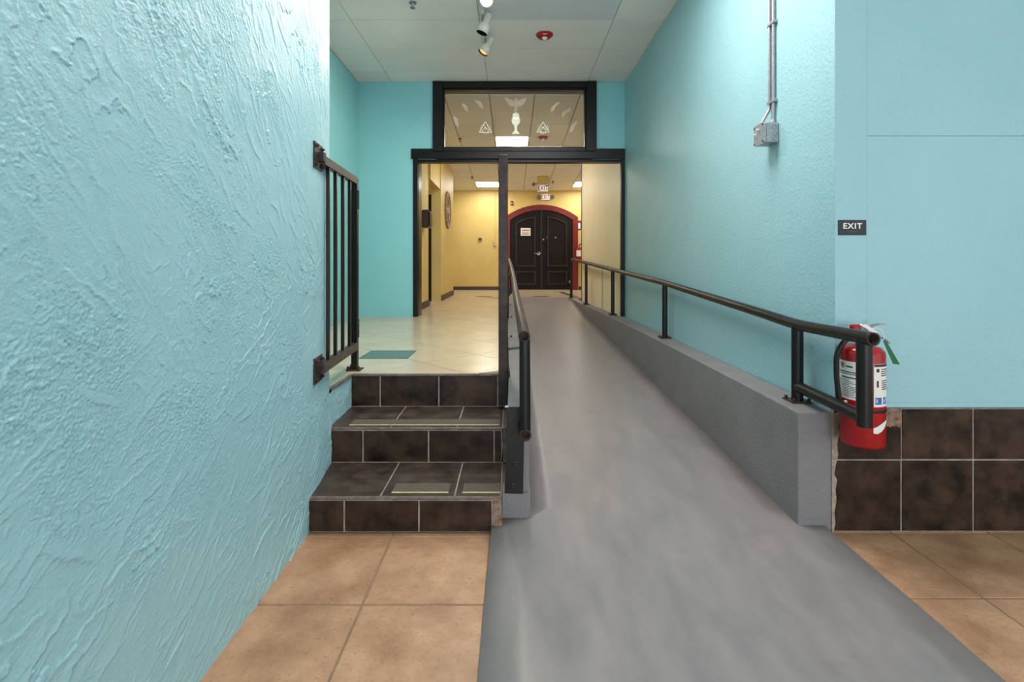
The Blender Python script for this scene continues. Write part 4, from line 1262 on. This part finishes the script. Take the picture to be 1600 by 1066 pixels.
def flex(label, x_off, y, bend):
    pts = []
    for z in np.arange(2.045, ZC, 0.006):
        k = min(1, max(0, (z - 2.05) / 0.11)); k = k * k * (3 - 2 * k)
        pts.append((xr(y) - x_off[0] * (1 - k) - x_off[1] * k, y + bend * (1 - k), z))
    rs = [0.0092 if i % 2 else 0.0078 for i in range(len(pts))]
    t = thing('flexible_conduit', pts[0], label, 'conduit', 'flexible conduits on the right wall')
    G().tube(pts, 0.009, 10, rs=rs).build('conduit_sleeve', 'zinc', t)
    G().lathe([(0.014, -0.004), (0.014, 0.012), (0.011, 0.02)], (pts[0][0], pts[0][1], 2.052), 'z', 10).build('connector', 'zinc', t)
    for z in (2.18, 2.63, 3.2):
        G().box(xr(y) - 0.024, xr(y), y - 0.022, y + 0.014, z - 0.008, z + 0.008, bev=0.001).build('clamp', 'zinc', t)
flex('flexible metal conduit rising from the front of the junction box', (0.058, 0.014), 2.912, 0.0)
flex('flexible metal conduit rising close to the wall behind the junction box', (0.014, 0.012), 2.872, 0.0)

# ------------------------------------------------------------------ ceiling things
tr = box('light_track', 'white_metal', None, -0.292, -0.262, 3.95, 5.42, ZC - 0.02, ZC, bev=0.002)
tag(tr, 'thin white lighting track on the ceiling carrying the spotlights', 'light track')
def spot(y, aim, label, bulb, watts, color, size=70):
    base = Vector((-0.277, y, ZC - 0.02))
    t = thing('track_spotlight', base, label, 'spotlight', 'white spotlights on the ceiling track')
    aim = Vector(aim).normalized()
    piv = base + Vector((0, 0, -0.085))
    G().box(base.x - 0.018, base.x + 0.018, y - 0.045, y + 0.045, ZC - 0.045, ZC - 0.02, bev=0.003).build('track_adapter', 'white_metal', t)
    G().tube([(base.x, y, ZC - 0.045), piv + Vector((0, 0, 0.01))], 0.010, 10).build('stem', 'steel', t)
    q = Vector((0, 0, 1)).rotation_difference(aim).to_matrix().to_4x4()
    c = piv + Vector((0.034, 0, 0))
    sh = G().lathe([(0.012, -0.078), (0.027, -0.074), (0.031, -0.06), (0.031, 0.012), (0.040, 0.026), (0.055, 0.046), (0.057, 0.118), (0.054, 0.118), (0.052, 0.05), (0.038, 0.03), (0.0, 0.02)], c, 'z', 26, M4=q).build('lamp_shade', 'white_metal', t)
    G().lathe([(0.0515, 0.045), (0.053, 0.116)][::-1], c, 'z', 26, M4=q, cap=False).build('shade_lining', 'black_inside', sh)
    prof = [(0.0, 0.112), (0.02, 0.111), (0.036, 0.106), (0.047, 0.096), (0.046, 0.08), (0.02, 0.03)][::-1]
    if bulb == 'off':
        prof = [(0.020, 0.03), (0.022, 0.05), (0.018, 0.075), (0.0, 0.085)]
    G().lathe(prof, c, 'z', 22, M4=q).build('bulb', {'hot': 'bulb_hot', 'warm': 'bulb_warm', 'off': 'grey_plastic'}[bulb], sh)
    if watts:
        l = bpy.data.lights.new('spot_lamp', 'SPOT')
        l.energy, l.color, l.spot_size, l.spot_blend, l.shadow_soft_size = watts, color, R(size), 0.9, 0.06
        o = bpy.data.objects.new('spot_lamp', l)
        COL.objects.link(o)
        o.location = c + aim * 0.125
        o.rotation_euler = Vector((0, 0, -1)).rotation_difference(aim).to_euler()
spot(4.34, (0.25, -0.85, -0.42), 'nearest track spotlight with glowing bulb facing the viewer', 'hot', 54, (1.0, 0.94, 0.86), 150)
spot(4.72, (-0.35, 0.0, -0.95), 'unlit track spotlight between the two glowing ones', 'off', 0, None)
spot(5.20, (-0.50, -0.12, -0.85), 'farthest track spotlight with orange glowing lens', 'warm', 105, (1.0, 0.90, 0.78), 165)

def alarm(c, s, label, cone=True):
    t = thing('smoke_alarm', c, label, 'smoke alarm', 'red ceiling alarms')
    G().lathe([(0.0, -0.040), (0.05, -0.039), (0.062, -0.034), (0.085, -0.012), (0.09, -0.006), (0.09, 0.0)], c, 'z', 32).build('housing', 'red', t)
    G().lathe([(0.0, -0.062), (0.018, -0.058), (0.026, -0.045), (0.028, -0.036)], (c[0], c[1] - 0.015, c[2]), 'z', 18).build('strobe_lens', 'white_plastic', t)
    G().box(c[0] - 0.02, c[0] + 0.02, c[1] - 0.072, c[1] - 0.066, c[2] - 0.028, c[2] - 0.022).build('marking', 'white_plastic', t)
alarm((0.338, 5.22, ZC), 1, 'round red fire alarm strobe on the ceiling over the ramp')
alarm((0.535, 8.62, zh(8.62)), 1, 'round red fire alarm strobe on the hall ceiling seen through the transom')
def sprinkler(c, label, m='steel'):
    t = thing('sprinkler_head', c, label, 'sprinkler', 'ceiling sprinkler heads')
    G().lathe([(0.03, -0.008), (0.036, -0.004), (0.036, 0.0)], c, 'z', 20).build('escutcheon', m, t)
    G().lathe([(0.024, -0.050), (0.024, -0.047), (0.005, -0.046), (0.006, -0.03), (0.011, -0.026), (0.012, -0.008)], c, 'z', 14).build('deflector', m, t)
sprinkler((-0.905, 4.58, ZC), 'small metal sprinkler head on the ceiling left of the spotlights')
x, y, z = at(675 + 48, 216, 8.85)
sprinkler((-0.90, 8.7, zh(8.7)), 'dark sprinkler head on the hall ceiling seen at the transom left', 'worn')
sprinkler((-0.93, 11.7, zh(11.7)), 'sprinkler head on the hall ceiling left of the lit ceiling light', 'worn')
sprinkler((0.99, 12.2, zh(12.2)), 'sprinkler head on the hall ceiling above the arched door', 'worn')
